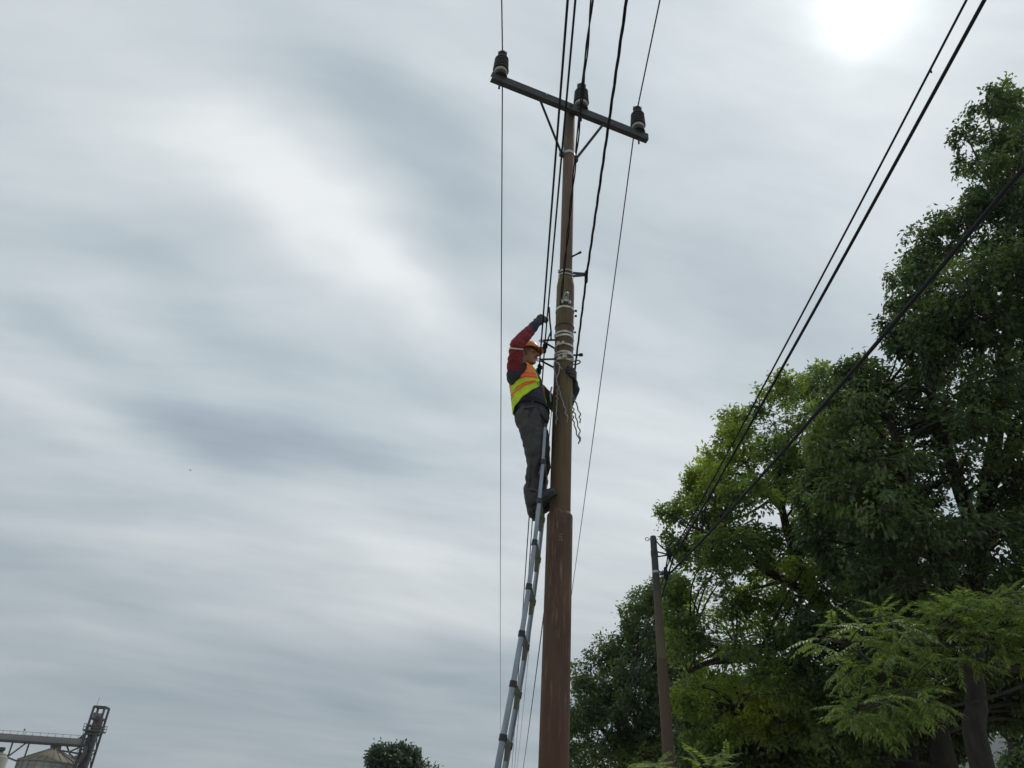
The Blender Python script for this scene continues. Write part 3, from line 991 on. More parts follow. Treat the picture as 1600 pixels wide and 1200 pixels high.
# ------------------------------------------------------------------ the worker
def build_person():
    fa = math.radians(-22)
    fw = Vector((math.cos(fa), math.sin(fa), 0)); rt = Vector((fw.y, -fw.x, 0)); upv = Vector((0, 0, 1))
    Yc = PY - 0.06
    pel = at(833, 652, Yc)
    chest = at(823, 601, Yc - 0.02)
    neck = at(818, 578, Yc - 0.03)
    head = at(823.5, 556.5, Yc - 0.06)
    rsh, lsh = neck + rt * 0.165 - upv * 0.115 - fw * 0.025, neck - rt * 0.165 - upv * 0.075 + fw * 0.04
    rel = at(807, 539, rsh.y - 0.13)
    rwr = at(838.5, 505.5, rsh.y - 0.04)
    rhip, lhip = pel + rt * 0.085 - upv * 0.04, pel - rt * 0.085 - upv * 0.04
    zr = min(RUNG_Z, key=lambda z: abs(z - at(842.6, 782.4, PY - 0.21).z))
    rung_mid = NEAR_AT(zr) + RUNG_V * 0.5
    rfoot = NEAR_AT(zr) + RUNG_V * 0.26 + upv * 0.028         # where the soles meet the rung
    lfoot = NEAR_AT(zr) + RUNG_V * 0.74 + upv * 0.028
    ftd = (fw * 0.3 + Vector((1, 0.12, 0)) * 0.7).normalized()
    pit = math.radians(37)
    toe_d = (ftd * math.cos(pit) + upv * math.sin(pit)).normalized()
    foot_n = toe_d.cross(Vector((0, 1, 0)))
    foot_n = (upv - toe_d * upv.dot(toe_d)).normalized()
    rank = rfoot - toe_d * 0.034 + foot_n * 0.088
    lank = lfoot - toe_d * 0.034 + foot_n * 0.088
    rkn = at(836, 716, rhip.y + 0.0)
    rkn.y = (rhip.y + rank.y) / 2 - 0.015
    lkn = (lhip + lank) / 2 + Vector((0.07, 0.02, 0))
    wl_a = math.radians(38)
    zg = pole_z(588)
    lwr = Vector((PX + 0.150 * math.cos(wl_a), PY + 0.150 * math.sin(wl_a), zg - 0.075))
    lel = Vector((PX + 0.02, PY + 0.20, pole_z(628)))

    def torso(k=1.0, grow=0.0):
        prof = []
        sp = bezier([pel - upv * 0.06, pel + upv * 0.03, (pel * 0.55 + chest * 0.45), chest, neck - upv * 0.035, neck + upv * 0.005], 4)
        rad = np.interp(np.linspace(0, 1, len(sp)), [0, .2, .4, .6, .8, .93, 1.0], [.150, .160, .152, .172, .176, .110, .060])
        dep = np.interp(np.linspace(0, 1, len(sp)), [0, .2, .4, .6, .8, .93, 1.0], [.112, .122, .122, .128, .110, .080, .058])
        return sp, [(r * k + grow, d * k + grow) for r, d in zip(rad, dep)]

    def limb(mb, pts, rads, n=14):
        for i in range(len(pts) - 1):
            mb.capsule(pts[i], pts[i + 1], rads[i], rads[i + 1], n)
        return mb

    def head_parts(mb):
        hd = Vector((math.cos(math.radians(-38)), math.sin(math.radians(-38)), 0.10)).normalized()
        hr = hd.cross(upv).normalized(); hu = hr.cross(hd)
        rot = Matrix((hr, hd, hu)).transposed()
        c = head
        mb.ellipsoid(c + hu * 0.030 - hd * 0.010, .076, .096, .094, rot)
        mb.ellipsoid(c - hu * 0.040 + hd * 0.026, .058, .066, .076, rot)           # jaw
        mb.ellipsoid(c - hu * 0.098 + hd * 0.066, .026, .024, .022, rot)           # chin
        mb.ellipsoid(c + hu * 0.030 + hd * 0.074, .052, .018, .012, rot)           # brow
        for s in (-1, 1):
            mb.ellipsoid(c - hu * 0.018 + hd * 0.060 + hr * (s * 0.040), .022, .024, .024, rot)   # cheekbone
            mb.ellipsoid(c - hu * 0.005 - hd * 0.012 + hr * (s * 0.080), .010, .022, .034, rot)   # ear
        mb.capsule(c + hu * 0.016 + hd * 0.088, c - hu * 0.026 + hd * 0.108, .009, .014, 10)     # nose
        for s in (-1, 1):
            mb.ellipsoid(c - hu * 0.032 + hd * 0.098 + hr * (s * .013), .009, .011, .009, rot)
        mb.ellipsoid(c - hu * 0.062 + hd * 0.084, .024, .012, .012, rot)           # mouth
        return hd, hr, hu, rot

    # ---- body: one continuous skin from head to hands and feet
    body = MB()
    sp, rr = torso(0.86)
    body.tube(sp, rr, 24, side=rt)
    limb(body, [neck - upv * 0.05, neck + upv * 0.01, head - upv * 0.04], [.060, .056, .054])
    limb(body, [rsh, rel, rwr], [.050, .038, .026]); limb(body, [lsh, lel, lwr], [.050, .038, .026])
    limb(body, [rhip, rkn, rank], [.080, .052, .036]); limb(body, [lhip, lkn, lank], [.080, .052, .036])
    for q in (rank, lank):
        limb(body, [q - foot_n * 0.03, q - foot_n * 0.055 + toe_d * 0.15], [.032, .024])
    hd, hr, hu, hrot = head_parts(body)
    me = remeshed(body, 0.0075, 4, 'person')
    person = obj('person', me, MT['skin'])
    tag(person, 'worker in orange helmet and lime safety vest standing on the ladder, right arm raised', 'person')

    # ---- face details, hair, helmet
    c = head
    for s in (-1, 1):
        e = c + hu * 0.008 + hd * 0.0835 + hr * (s * 0.031)
        ey = obj('eye', MB().ellipsoid(e, .013, .010, .006, hrot, 12, 8), MT['eyew'], person, True)
        obj('iris', MB().ellipsoid(e + hd * .006, .0055, .005, .0055, hrot, 10, 6), MT['eyed'], ey, True)
        obj('eyebrow', MB().capsule(e + hu * .022 - hr * (.018 * s * -1) + hd * .004 - hr * (s * .036), e + hu * .020 + hr * (s * .016) + hd * -.001, .0045, .004, 8), MT['hair'], person, True)
    obj('mouth', MB().capsule(c - hu * .062 + hd * .0955 - hr * .020, c - hu * .062 + hd * .0955 + hr * .020, .0045, .0045, 8), MT['lip'], person, True)
    hair = MB()
    hair.ellipsoid(c + hu * 0.036 - hd * 0.026, .083, .092, .086, hrot, 20, 12)
    hair.ellipsoid(c - hu * 0.02 - hd * 0.05, .070, .058, .062, hrot, 16, 10)
    obj('hair', remeshed(hair, 0.008, 3, 'hair'), MT['hair'], person)
    # helmet: domed shell, raised ridge, brim, longer peak
    hb = c + hu * 0.050 - hd * 0.006
    tiltm = Matrix.Rotation(math.radians(-6), 3, hr) @ hrot
    hm = MB()
    n, m = 32, 12
    vs, fs = [], []
    for i in range(m + 1):
        t = (i / m) * math.pi / 2
        for k in range(n):
            a = 2 * math.pi * k / n
            bulge = 1 + 0.05 * max(0, math.cos(2 * a)) * math.sin(t)
            p = Vector((.104 * math.cos(t) * math.cos(a), .128 * math.cos(t) * math.sin(a), .106 * math.sin(t) + 0.004 * math.exp(-(math.cos(a) * math.cos(t) / .18) ** 2)))
            vs.append(hb + tiltm @ p)
    for i in range(m):
        for k in range(n):
            k2 = (k + 1) % n
            fs.append((i * n + k, i * n + k2, (i + 1) * n + k2, (i + 1) * n + k))
    hm.add(vs, fs)
    helmet = obj('helmet', hm, MT['helmet'], person, True)
    so = helmet.modifiers.new('solid', 'SOLIDIFY'); so.thickness = 0.004
    br = MB(); vs = []; fs = []
    for k in range(n):
        a = 2 * math.pi * k / n
        f = max(0, math.sin(a))
        ext = 0.010 + 0.036 * f ** 2.2
        for (e, dz) in ((0.0, 0.004), (ext, -0.004 - 0.016 * f ** 2), (ext, -0.008 - 0.016 * f ** 2), (-0.004, -0.004)):
            vs.append(hb + tiltm @ Vector(((.104 + e * (1 if f < .1 else .9)) * math.cos(a), (.128 + e) * math.sin(a), dz)))
    for k in range(n):
        k2 = (k + 1) % n
        for j in range(4):
            j2 = (j + 1) % 4
            fs.append((k * 4 + j, k2 * 4 + j, k2 * 4 + j2, k * 4 + j2))
    obj('peak', br.add(vs, fs), MT['helmet'], helmet, True)
    strap = bezier([hb + tiltm @ Vector((s_ * .09, .03, -.004)) if abs(s_) == 1 else c - hu * 0.118 + hd * 0.045 for s_ in (-1, 0, 1)], 8)
    obj('chin_strap', MB().tube(strap, (0.003), 6), MT['black'], helmet, True)

    # ---- trousers
    tr = MB()
    tr.capsule(pel + upv * 0.02 + rt * .045, pel + upv * 0.02 - rt * .045, .122, .122, 20)
    tr.capsule(pel - upv * 0.05 + rt * .075 - fw * .02, pel - upv * 0.05 - rt * .075 - fw * .02, .112, .112, 20)
    for hp, kn, an in ((rhip, rkn, rank), (lhip, lkn, lank)):
        md = (hp * .5 + kn * .5); cf = kn * .6 + an * .4
        limb(tr, [hp - fw * .01, md, kn, cf - ftd * .004, an + upv * 0.035], [.106, .090, .070, .056, .050], 18)
    obj('trousers', remeshed(tr, 0.008, 5, 'trousers', wr=0.009, wr_scale=9.0, stretch=(1, 1, 1.1), seed=3), MT['trousers'], person)
    # side seam and slanted pocket welt on the near leg
    def on_leg(a, b, t, r, fwd_):
        d = (b - a).normalized(); o = (rt * 0.94 + fw * fwd_).normalized(); o = (o - d * o.dot(d)).normalized()
        return a.lerp(b, t) + o * r
    seam = [on_leg(rhip, rkn, t, .106 - .034 * t, -.1) for t in np.linspace(.05, 1, 7)] + [on_leg(rkn, rank, t, .073 - .018 * t, -.1) for t in np.linspace(.1, .8, 5)]
    obj('seam', MB().tube(bezier(seam, 3), .0045, 5), MT['trousers'], person, True)
    welt = [on_leg(rhip, rkn, t, .108, f) for t, f in ((-.25, .75), (-.05, .45), (.14, .15))]
    obj('pocket_welt', MB().tube(bezier(welt, 4), .006, 5), MT['navy'], person, True)
    cuffs = [rank + upv * .03, rank + upv * .055]
    obj('cuff', MB().tube(cuffs, [.060, .058], 18), MT['trousers'], person, True)
    # side pocket flap
    pk = at(829, 655, rhip.y - .11)
    obj('pocket_flap', MB().box(rhip + rt * .108 + fw * .03 + upv * .03, (.012, .10, .018), Matrix((rt, fw, upv)).transposed()), MT['trousers'], person)

    # ---- jacket: torso, collar, sleeves (dark)
    jk = MB()
    sp, rr = torso(1.0, 0.006)
    jk.tube(sp[1:], rr[1:], 28, side=rt)
    jk.capsule(rsh - rt * .05 - upv * .03, rsh - upv * .035 - rt * .012, .080, .068, 16); jk.capsule(lsh + rt * .05, lsh, .085, .072, 16)
    limb(jk, [rsh, rsh * .66 + rel * .34], [.060, .050], 16)
    fm = rel * .45 + rwr * .55
    limb(jk, [fm, rwr], [.045, .040], 14)
    limb(jk, [lsh, lsh * .5 + lel * .5, lel, lel * .5 + lwr * .5, lwr], [.072, .060, .054, .048, .040], 14)
    limb(jk, [neck + fw * .05 - rt * .03, neck - fw * .02 + upv * .02 - rt * .05], [.030, .030])
    limb(jk, [neck + fw * .05 + rt * .03, neck - fw * .02 + upv * .02 + rt * .05], [.030, .030])
    jacket = obj('jacket', remeshed(jk, 0.008, 5, 'jacket', wr=0.007, wr_scale=8, stretch=(1, 1, 1.3), seed=1), MT['navy'], person)
    # front shirt panel (grey) with placket
    bp = bezier([pel + upv * .10 + fw * .118, chest + fw * .128, neck + fw * .075 - upv * .05], 5)
    # ---- maroon sleeve on the raised arm, with a pale tape
    sl = MB()
    limb(sl, [rsh * .93 + rel * .07, rsh * .4 + rel * .6, rel, rel * .55 + rwr * .45, rel * .36 + rwr * .64], [.064, .060, .055, .050, .046], 18)
    sleeve = obj('sleeve', remeshed(sl, 0.006, 3, 'sleeve', wr=0.0085, wr_scale=12, stretch=(1, 1, 1.5), seed=5), MT['red'], person)
    ta, tb = rsh * .17 + rel * .83, rsh * .12 + rel * .88
    tape = MB().tube([ta, tb], [.0650, .0640], 24, caps=False)
    to = obj('reflective_tape', tape, MT['reflect'], sleeve, True)
    md = to.modifiers.new('s', 'SOLIDIFY'); md.thickness = .003

    # ---- vest: shell round the torso, open in front, hem riding up at the front
    H0 = pel.z
    spine = bezier([pel - upv * 0.06, pel + upv * 0.03, (pel * 0.55 + chest * 0.45), chest, neck - upv * 0.035, neck + upv * 0.005], 4)
    tp = np.array([list(p) for p in spine])
    rs = np.array(torso(1.0, 0.0)[1])

    def surf(ang, z, off):
        cx = [np.interp(z, tp[:, 2], tp[:, i]) for i in range(2)]
        ra = np.interp(z, tp[:, 2], rs[:, 0]) + off; rb = np.interp(z, tp[:, 2], rs[:, 1]) + off
        # ang 0 = front, +90 = the worker's right
        return Vector((cx[0], cx[1], z)) + rt * (math.sin(ang) * ra) + fw * (math.cos(ang) * rb)

    ztop = neck.z - 0.005

    def hem(deg):                                 # 0 front .. 180 back
        q = min(1, max(0, (abs(deg) - 25) / 115))
        return chest.z - 0.075 - 0.21 * q ** 0.85

    def shell(z_lo, z_hi, a0, a1, off, na=40, nz=16, skip_arm=True, flare=0.03):
        mb = MB(); idx = {}
        vs, fs = [], []
        for j in range(nz + 1):
            for i in range(na + 1):
                dg = a0 + (a1 - a0) * i / na
                lo = z_lo(dg) if callable(z_lo) else z_lo
                hi = z_hi(dg) if callable(z_hi) else z_hi
                z = lo + (hi - lo) * j / nz
                back = max(0, -math.cos(math.radians(dg)))
                o = off + flare * back * max(0, (chest.z - 0.02 - z) / 0.25) + 0.004 * math.sin(dg * 0.21 + z * 30)
                idx[(i, j)] = len(vs); vs.append(surf(math.radians(dg), z, o))
        for j in range(nz):
            for i in range(na):
                dg = a0 + (a1 - a0) * (i + .5) / na
                lo = z_lo(dg) if callable(z_lo) else z_lo
                hi = z_hi(dg) if callable(z_hi) else z_hi
                z = lo + (hi - lo) * (j + .5) / nz
                if skip_arm and z > chest.z - 0.015 and ((abs(dg) - 96) / 40) ** 2 + ((z - (chest.z + 0.10)) / 0.115) ** 2 < 1:
                    continue
                fs.append((idx[(i, j)], idx[(i + 1, j)], idx[(i + 1, j + 1)], idx[(i, j + 1)]))
        return mb.add(vs, fs)

    fr = 30                                       # the open front edge

    def yoke_z(dg):
        return chest.z - 0.012 - 0.055 * min(1, max(0, (abs(dg) - 30) / 110))
    vest = obj('vest', shell(hem, yoke_z, fr, 360 - fr, 0.020, 72, 12), MT['lime'], person, True)
    vest.modifiers.new('s', 'SOLIDIFY').thickness = 0.004
    yo = obj('yoke', shell(yoke_z, ztop, fr, 360 - fr, 0.020, 72, 14), MT['orange'], vest, True)
    yo.modifiers.new('s', 'SOLIDIFY').thickness = 0.004
    fold = lambda dg: dg if dg <= 180 else 360 - dg
    for lo, hi in ((-0.010, 0.006), (0.026, 0.038)):
        st = obj('stripe', shell(lambda dg: yoke_z(fold(dg)) + lo, lambda dg: yoke_z(fold(dg)) + hi, fr, 360 - fr, 0.0255, 72, 1, True), MT['stripe'], vest, True)
    for q in (0.50, 0.62):
        st = obj('stripe', shell(lambda dg: hem(fold(dg)) * (1 - q) + yoke_z(fold(dg)) * q - .007, lambda dg: hem(fold(dg)) * (1 - q) + yoke_z(fold(dg)) * q + .007, fr + 12, 360 - fr - 12, 0.0255, 72, 1, True), MT['stripe'], vest, True)
    ed = [surf(math.radians(fr), z, .024) for z in np.linspace(hem(fr), ztop, 12)]
    obj('piping', MB().tube(ed, .006, 6), MT['lime'], vest, True)
    buckle_c = surf(math.radians(fr + 4), chest.z - .045, .03)
    obj('vest_buckle', MB().box(buckle_c, (.03, .02, .03)), MT['lime'], vest)

    # ---- belt
    belt = MB(); vs = []; fs = []; n = 36
    for k in range(n):
        a = 2 * math.pi * k / n
        for off, dz in ((.022, -.024), (.028, -.024), (.028, .024), (.022, .024)):
            vs.append(surf(a, pel.z + .085 + dz, off))
    for k in range(n):
        k2 = (k + 1) % n
        for j in range(4):
            j2 = (j + 1) % 4
            fs.append((k * 4 + j, k2 * 4 + j, k2 * 4 + j2, k * 4 + j2))
    obj('belt', belt.add(vs, fs), MT['black'], person, False)

    # ---- gloves
    def chain(mb, pts, rads):
        for i in range(len(pts) - 1):
            mb.capsule(pts[i], pts[i + 1], rads[i], rads[i + 1], 10)
    # left: fingers laid round the right front of the pole
    gl = MB()

    def pol(ang, r, z):
        a = math.radians(ang)
        return Vector((PX + r * math.cos(a), PY + r * math.sin(a), z))
    rr_ = R2 + 0.013
    chain(gl, [lwr, pol(24, rr_ + .016, zg - .03)], [.036, .034])
    for k in range(4):
        z = zg + 0.045 - 0.027 * k
        ln = (70, 78, 74, 60)[k]
        chain(gl, [pol(22, rr_ + .014, zg + .026 - .021 * k), pol(-2, rr_ + .010, z), pol(-2 - ln * .5, rr_ + .004, z + .002), pol(-2 - ln, rr_ - .001, z - .002)], [.018, .0135, .0125, .0105])
    chain(gl, [pol(30, rr_ + .01, zg + .0), pol(26, rr_ + .004, zg + .055), pol(8, rr_ + .0, zg + .082)], [.018, .015, .012])
    obj('glove', remeshed(gl, 0.0045, 2, 'glove'), MT['glove'], person)
    # right: fist closed round the cable
    gr = MB()
    kn_ = at(854, 492, rwr.y + .05)
    hand_d = (kn_ - rwr).normalized()
    hs = hand_d.cross(Vector((0, -1, 0))).normalized()
    if hs.z < 0:
        hs = -hs
    hn = hand_d.cross(hs).normalized()              # back of hand
    if hn.y > 0:
        hn = -hn
    chain(gr, [rwr - hand_d * .06, rwr, rwr + hand_d * .035], [.043, .036, .036])
    for k in range(4):
        o = hs * (0.034 - 0.023 * k)
        k0 = rwr + hand_d * .03 + o * .6
        k1 = rwr + hand_d * (.090 - .004 * abs(k - 1)) + o + hn * .010
        k2 = k1 + hand_d * .044 - hn * .010
        k3 = k2 + hand_d * .018 - hn * .028
        k4 = k3 - hand_d * .014 - hn * .016
        chain(gr, [k0, k1, k2, k3, k4], [.021, .0165, .0145, .013, .011])
    t0 = rwr + hand_d * .025 + hs * .030 - hn * .01
    chain(gr, [t0, t0 + hand_d * .040 + hs * .022 - hn * .018, t0 + hand_d * .078 + hs * .012 - hn * .032], [.020, .0155, .012])
    obj('glove', remeshed(gr, 0.0045, 2, 'glove'), MT['glove'], person)

    # ---- boots: shaft, heel counter, foot, separate sole
    for an, ft in ((rank, rfoot), (lank, lfoot)):
        b = MB()
        heel = an - foot_n * 0.052 - toe_d * 0.030
        shaft_top = an + upv * 0.075 - ftd * 0.005
        limb(b, [shaft_top, an, heel], [.058, .052, .046], 18)
        ball = an - foot_n * 0.054 + toe_d * 0.110
        toe = an - foot_n * 0.056 + toe_d * 0.165
        limb(b, [an - foot_n * .01, an - foot_n * .045 + toe_d * .07], [.050, .044], 18)
        limb(b, [heel, ball, toe], [.044, .043, .036], 18)
        bo = obj('boot', remeshed(b, 0.006, 3, 'boot', wr=0.002, wr_scale=25), MT['boot'], person)
        s = MB()
        sd = foot_n.cross(toe_d).normalized()
        outl = [(-.068, .0), (-.060, .026), (-.02, .034), (.05, .032), (.12, .044), (.165, .038), (.192, .018), (.198, 0), (.192, -.018), (.165, -.038), (.12, -.044), (.05, -.032), (-.02, -.034), (-.060, -.026)]
        base = an - foot_n * 0.088
        top_ = [base + toe_d * x + sd * y for x, y in outl]
        bot_ = [p - foot_n * (.022 if -.07 <= x < .0 else .014) for p, (x, y) in zip(top_, outl)]
        k = len(outl)
        s.add(top_ + bot_, [tuple(range(k)), tuple(reversed(range(k, 2 * k)))] + [(i, i + k, (i + 1) % k + k, (i + 1) % k) for i in range(k)])
        obj('sole', s, MT['sole'], bo)
    return person


build_person()


# ------------------------------------------------------------------ second pole with its cables
def build_second_pole():
    Y2 = 13.0
    b = at(1046, 1200, Y2); t = at(1020.5, 838, Y2)
    top_z = t.z
    axis = (t - b).normalized()
    base = b - axis * (b.z / axis.z)
    P = lambda z: base + axis * ((z - base.z) / axis.z)
    root = empty('telephone_pole', base, 'slim dark pole with short brackets standing in front of the trees', 'utility pole')
    zj = at(1026, 925, Y2).z
    zk = at(1035, 1030, Y2).z
    o = obj('lower_shaft', auto_smooth(MB().tube([P(-0.2), P(zk)], [.104, .084], 24).mesh('s')), MT['telepole2'], root); o.name = 'lower_shaft'
    o = obj('middle_shaft', auto_smooth(MB().tube([P(zk - .05), P(zk + .06), P(zj)], [.082, .076, .065], 24).mesh('s')), MT['telepole3'], root)
    o = obj('upper_shaft', auto_smooth(MB().tube([P(zj - .05), P(top_z - .03), P(top_z)], [.063, .056, .048], 24).mesh('s')), MT['telepole'], root)
    for py in (863, 867, 894):
        z = at(1023, py, Y2).z
        obj('steel_strap', auto_smooth(MB().tube([P(z - .02), P(z + .02)], [.064, .064], 24).mesh('st')), MT['galv'] if py == 894 else MT['iron'], root)
    # eye bolt on the left of the head
    c = P(at(1021, 843, Y2).z)
    e = [c + Vector((-.11 + .035 * math.cos(a), 0, .03 * math.sin(a))) for a in np.linspace(0, 2 * math.pi, 13)]
    obj('eye_bolt', MB().tube(e, .008, 6, caps=False).tube([c - Vector((.08, 0, 0)), c], .008, 6), MT['galv'], root)
    tips = []
    for py, tx, ty in ((867, 1046, 867), (896, 1040, 897)):
        tip = at(tx, ty, Y2 - .02)
        for dy in (-5, 3):
            r0 = at(1026, py + dy, Y2 - .02)
            obj('bracket_arm', MB().bar(r0, tip, .014, .022), MT['iron'], root)
        obj('bracket_clamp', MB().box(tip, (.07, .06, .10)).capsule(tip + Vector((0, 0, -.08)), tip + Vector((0, 0, .10)), .026, .03, 8), MT['black'], root)
        tips.append(tip)
    j = bezier([at(1025, 845, Y2 - .06), at(1031, 852, Y2 - .1), at(1039, 858, Y2 - .1), at(1046, 852, Y2 - .1), at(1052, 845, Y2 - .2)], 6)
    tag(obj('drop_wire', MB().tube(j, .012, 6), MT['black'], None, True), 'drooping dark drop wire from the slim pole head', 'wire')
    j = bezier([at(1046, 868, Y2 - .1), at(1041, 858, Y2 - .1), at(1043, 870, Y2 - .1), at(1041, 884, Y2 - .1), at(1039, 897, Y2 - .1)], 6)
    tag(obj('jumper_wire', MB().tube(j, .012, 6), MT['black'], None, True), 'curled dark jumper wire between the two brackets of the slim pole', 'wire')
    return tips


TIPS2 = build_second_pole()


def long_cable(name, label, P0, via, depth, rad, back_ext, fwd=None, strands=1, sag=0.25, tags=0):
    """from a bracket through a place nearer the camera and on over the road"""
    d = ray(*via); P1 = CAM + d * (depth / FPX)
    v = P1 - P0
    pts = []
    for i in range(60):
        t = i / 59 * back_ext
        pts.append(P0 + v * t - Vector((0, 0, sag * (t * (1 - t) if t < 1 else 0))))
    if fwd is not None:
        az, tt = solve_dir(P0, fwd[0], fwd[1], 0.06, 0.0006)
        pts = list(reversed(sag_pts(P0, az, 0.06, 0.0006, 55, 40)))[:-1] + pts
    o = obj(name, wire_mesh(pts, rad, strands, 1.1), MT['black'], smooth=True)
    tag(o, label, 'cable', 'cables on the slim pole')
    for k in range(tags):
        q = pts[-1 - 60 + int(12 + 14 * k)] if fwd else pts[12 + 14 * k]
        obj('cable_tie', MB().box(q - Vector((0, 0, .02)), (.012, .012, .06)), MT['black'], o)
    return pts


long_cable('overhead_cable', 'thin upper cable of the pair crossing the sky at right', TIPS2[0] + Vector((0.03, 0, 0)), (1510, 0), 7.0, 0.0115, 2.2, (962, 1120), tags=3)
long_cable('overhead_cable', 'thicker lower cable of the pair crossing the sky at right', TIPS2[0] + Vector((0.06, 0, -0.06)), (1538, 0), 6.2, 0.0165, 2.2, (972, 1135))
long_cable('overhead_cable', 'thick mossy cable sweeping past the tree crowns to the right edge', TIPS2[1] + Vector((0.06, 0, 0)), (1600, 262), 5.4, 0.0195, 2.0, None, sag=0.35)


# ------------------------------------------------------------------ trees
def in_poly(x, y, poly):
    r = False; n = len(poly); j = n - 1
    for i in range(n):
        xi, yi = poly[i]; xj, yj = poly[j]
        if (yi > y) != (yj > y) and x < (xj - xi) * (y - yi) / (yj - yi) + xi:
            r = not r
        j = i
    return r


def poly_dist(x, y, poly):
    best = 1e9; n = len(poly)
    for i in range(n):
        ax, ay = poly[i]; bx, by = poly[(i + 1) % n]
        dx, dy = bx - ax, by - ay
        t = max(0, min(1, ((x - ax) * dx + (y - ay) * dy) / (dx * dx + dy * dy + 1e-9)))
        best = min(best, math.hypot(ax + t * dx - x, ay + t * dy - y))
    return best


def leaf_arrays(C, Dir, Nrm, ln, wd):
    """folded pointed blades: base, two sides, tip; four vertices and two triangles each"""
    n = len(C)
    S = np.cross(Dir, Nrm)
    S /= np.linalg.norm(S, axis=1)[:, None] + 1e-9
    up = np.cross(S, Dir)
    a = C
    mid = C + Dir * (ln * 0.45)[:, None]
    b = mid + S * (wd * .5)[:, None] + up * (wd * 0.16)[:, None]
    d = mid - S * (wd * .5)[:, None] + up * (wd * 0.16)[:, None]
    tip = C + Dir * ln[:, None] - up * (ln * 0.10)[:, None]
    V = np.stack([a, b, tip, d], 1).reshape(-1, 3)
    i = np.arange(n) * 4
    Fc = np.stack([np.stack([i, i + 1, i + 2], 1), np.stack([i, i + 2, i + 3], 1)], 1).reshape(-1, 3)
    return V, Fc


def np_mesh(name, V, Fc):
    me = bpy.data.meshes.new(name)
    me.vertices.add(len(V)); me.vertices.foreach_set('co', V.astype(np.float32).ravel())
    k = Fc.shape[1]
    me.loops.add(Fc.size); me.loops.foreach_set('vertex_index', Fc.astype(np.int32).ravel())
    me.polygons.add(len(Fc))
    me.polygons.foreach_set('loop_start', np.arange(0, Fc.size, k, dtype=np.int32))
    me.polygons.foreach_set('loop_total', np.full(len(Fc), k, dtype=np.int32))
    me.update(calc_edges=True)
    return me


def unit(a):
    return a / (np.linalg.norm(a, axis=1)[:, None] + 1e-9)


LEAF_MES = {}


def single_leaf_mesh(length, width, material, key):
    if key in LEAF_MES:
        return LEAF_MES[key]
    mb = MB(); vs = []; n = 6
    for i in range(n + 1):
        t = i / n
        w = width * 0.5 * math.sin(math.pi * min(1, t * 0.92 + 0.04)) ** 0.8 * (1 - 0.25 * t)
        z = -0.18 * length * t * t
        vs += [(length * t, -w, z + w * 0.3), (length * t, 0, z), (length * t, w, z + w * 0.3)]
    fs = []
    for i in range(n):
        a = i * 3
        fs += [(a, a + 3, a + 4, a + 1), (a + 1, a + 4, a + 5, a + 2)]
    me = mb.add(vs, fs).mesh(key, True); me.materials.append(material)
    LEAF_MES[key] = me
    return me


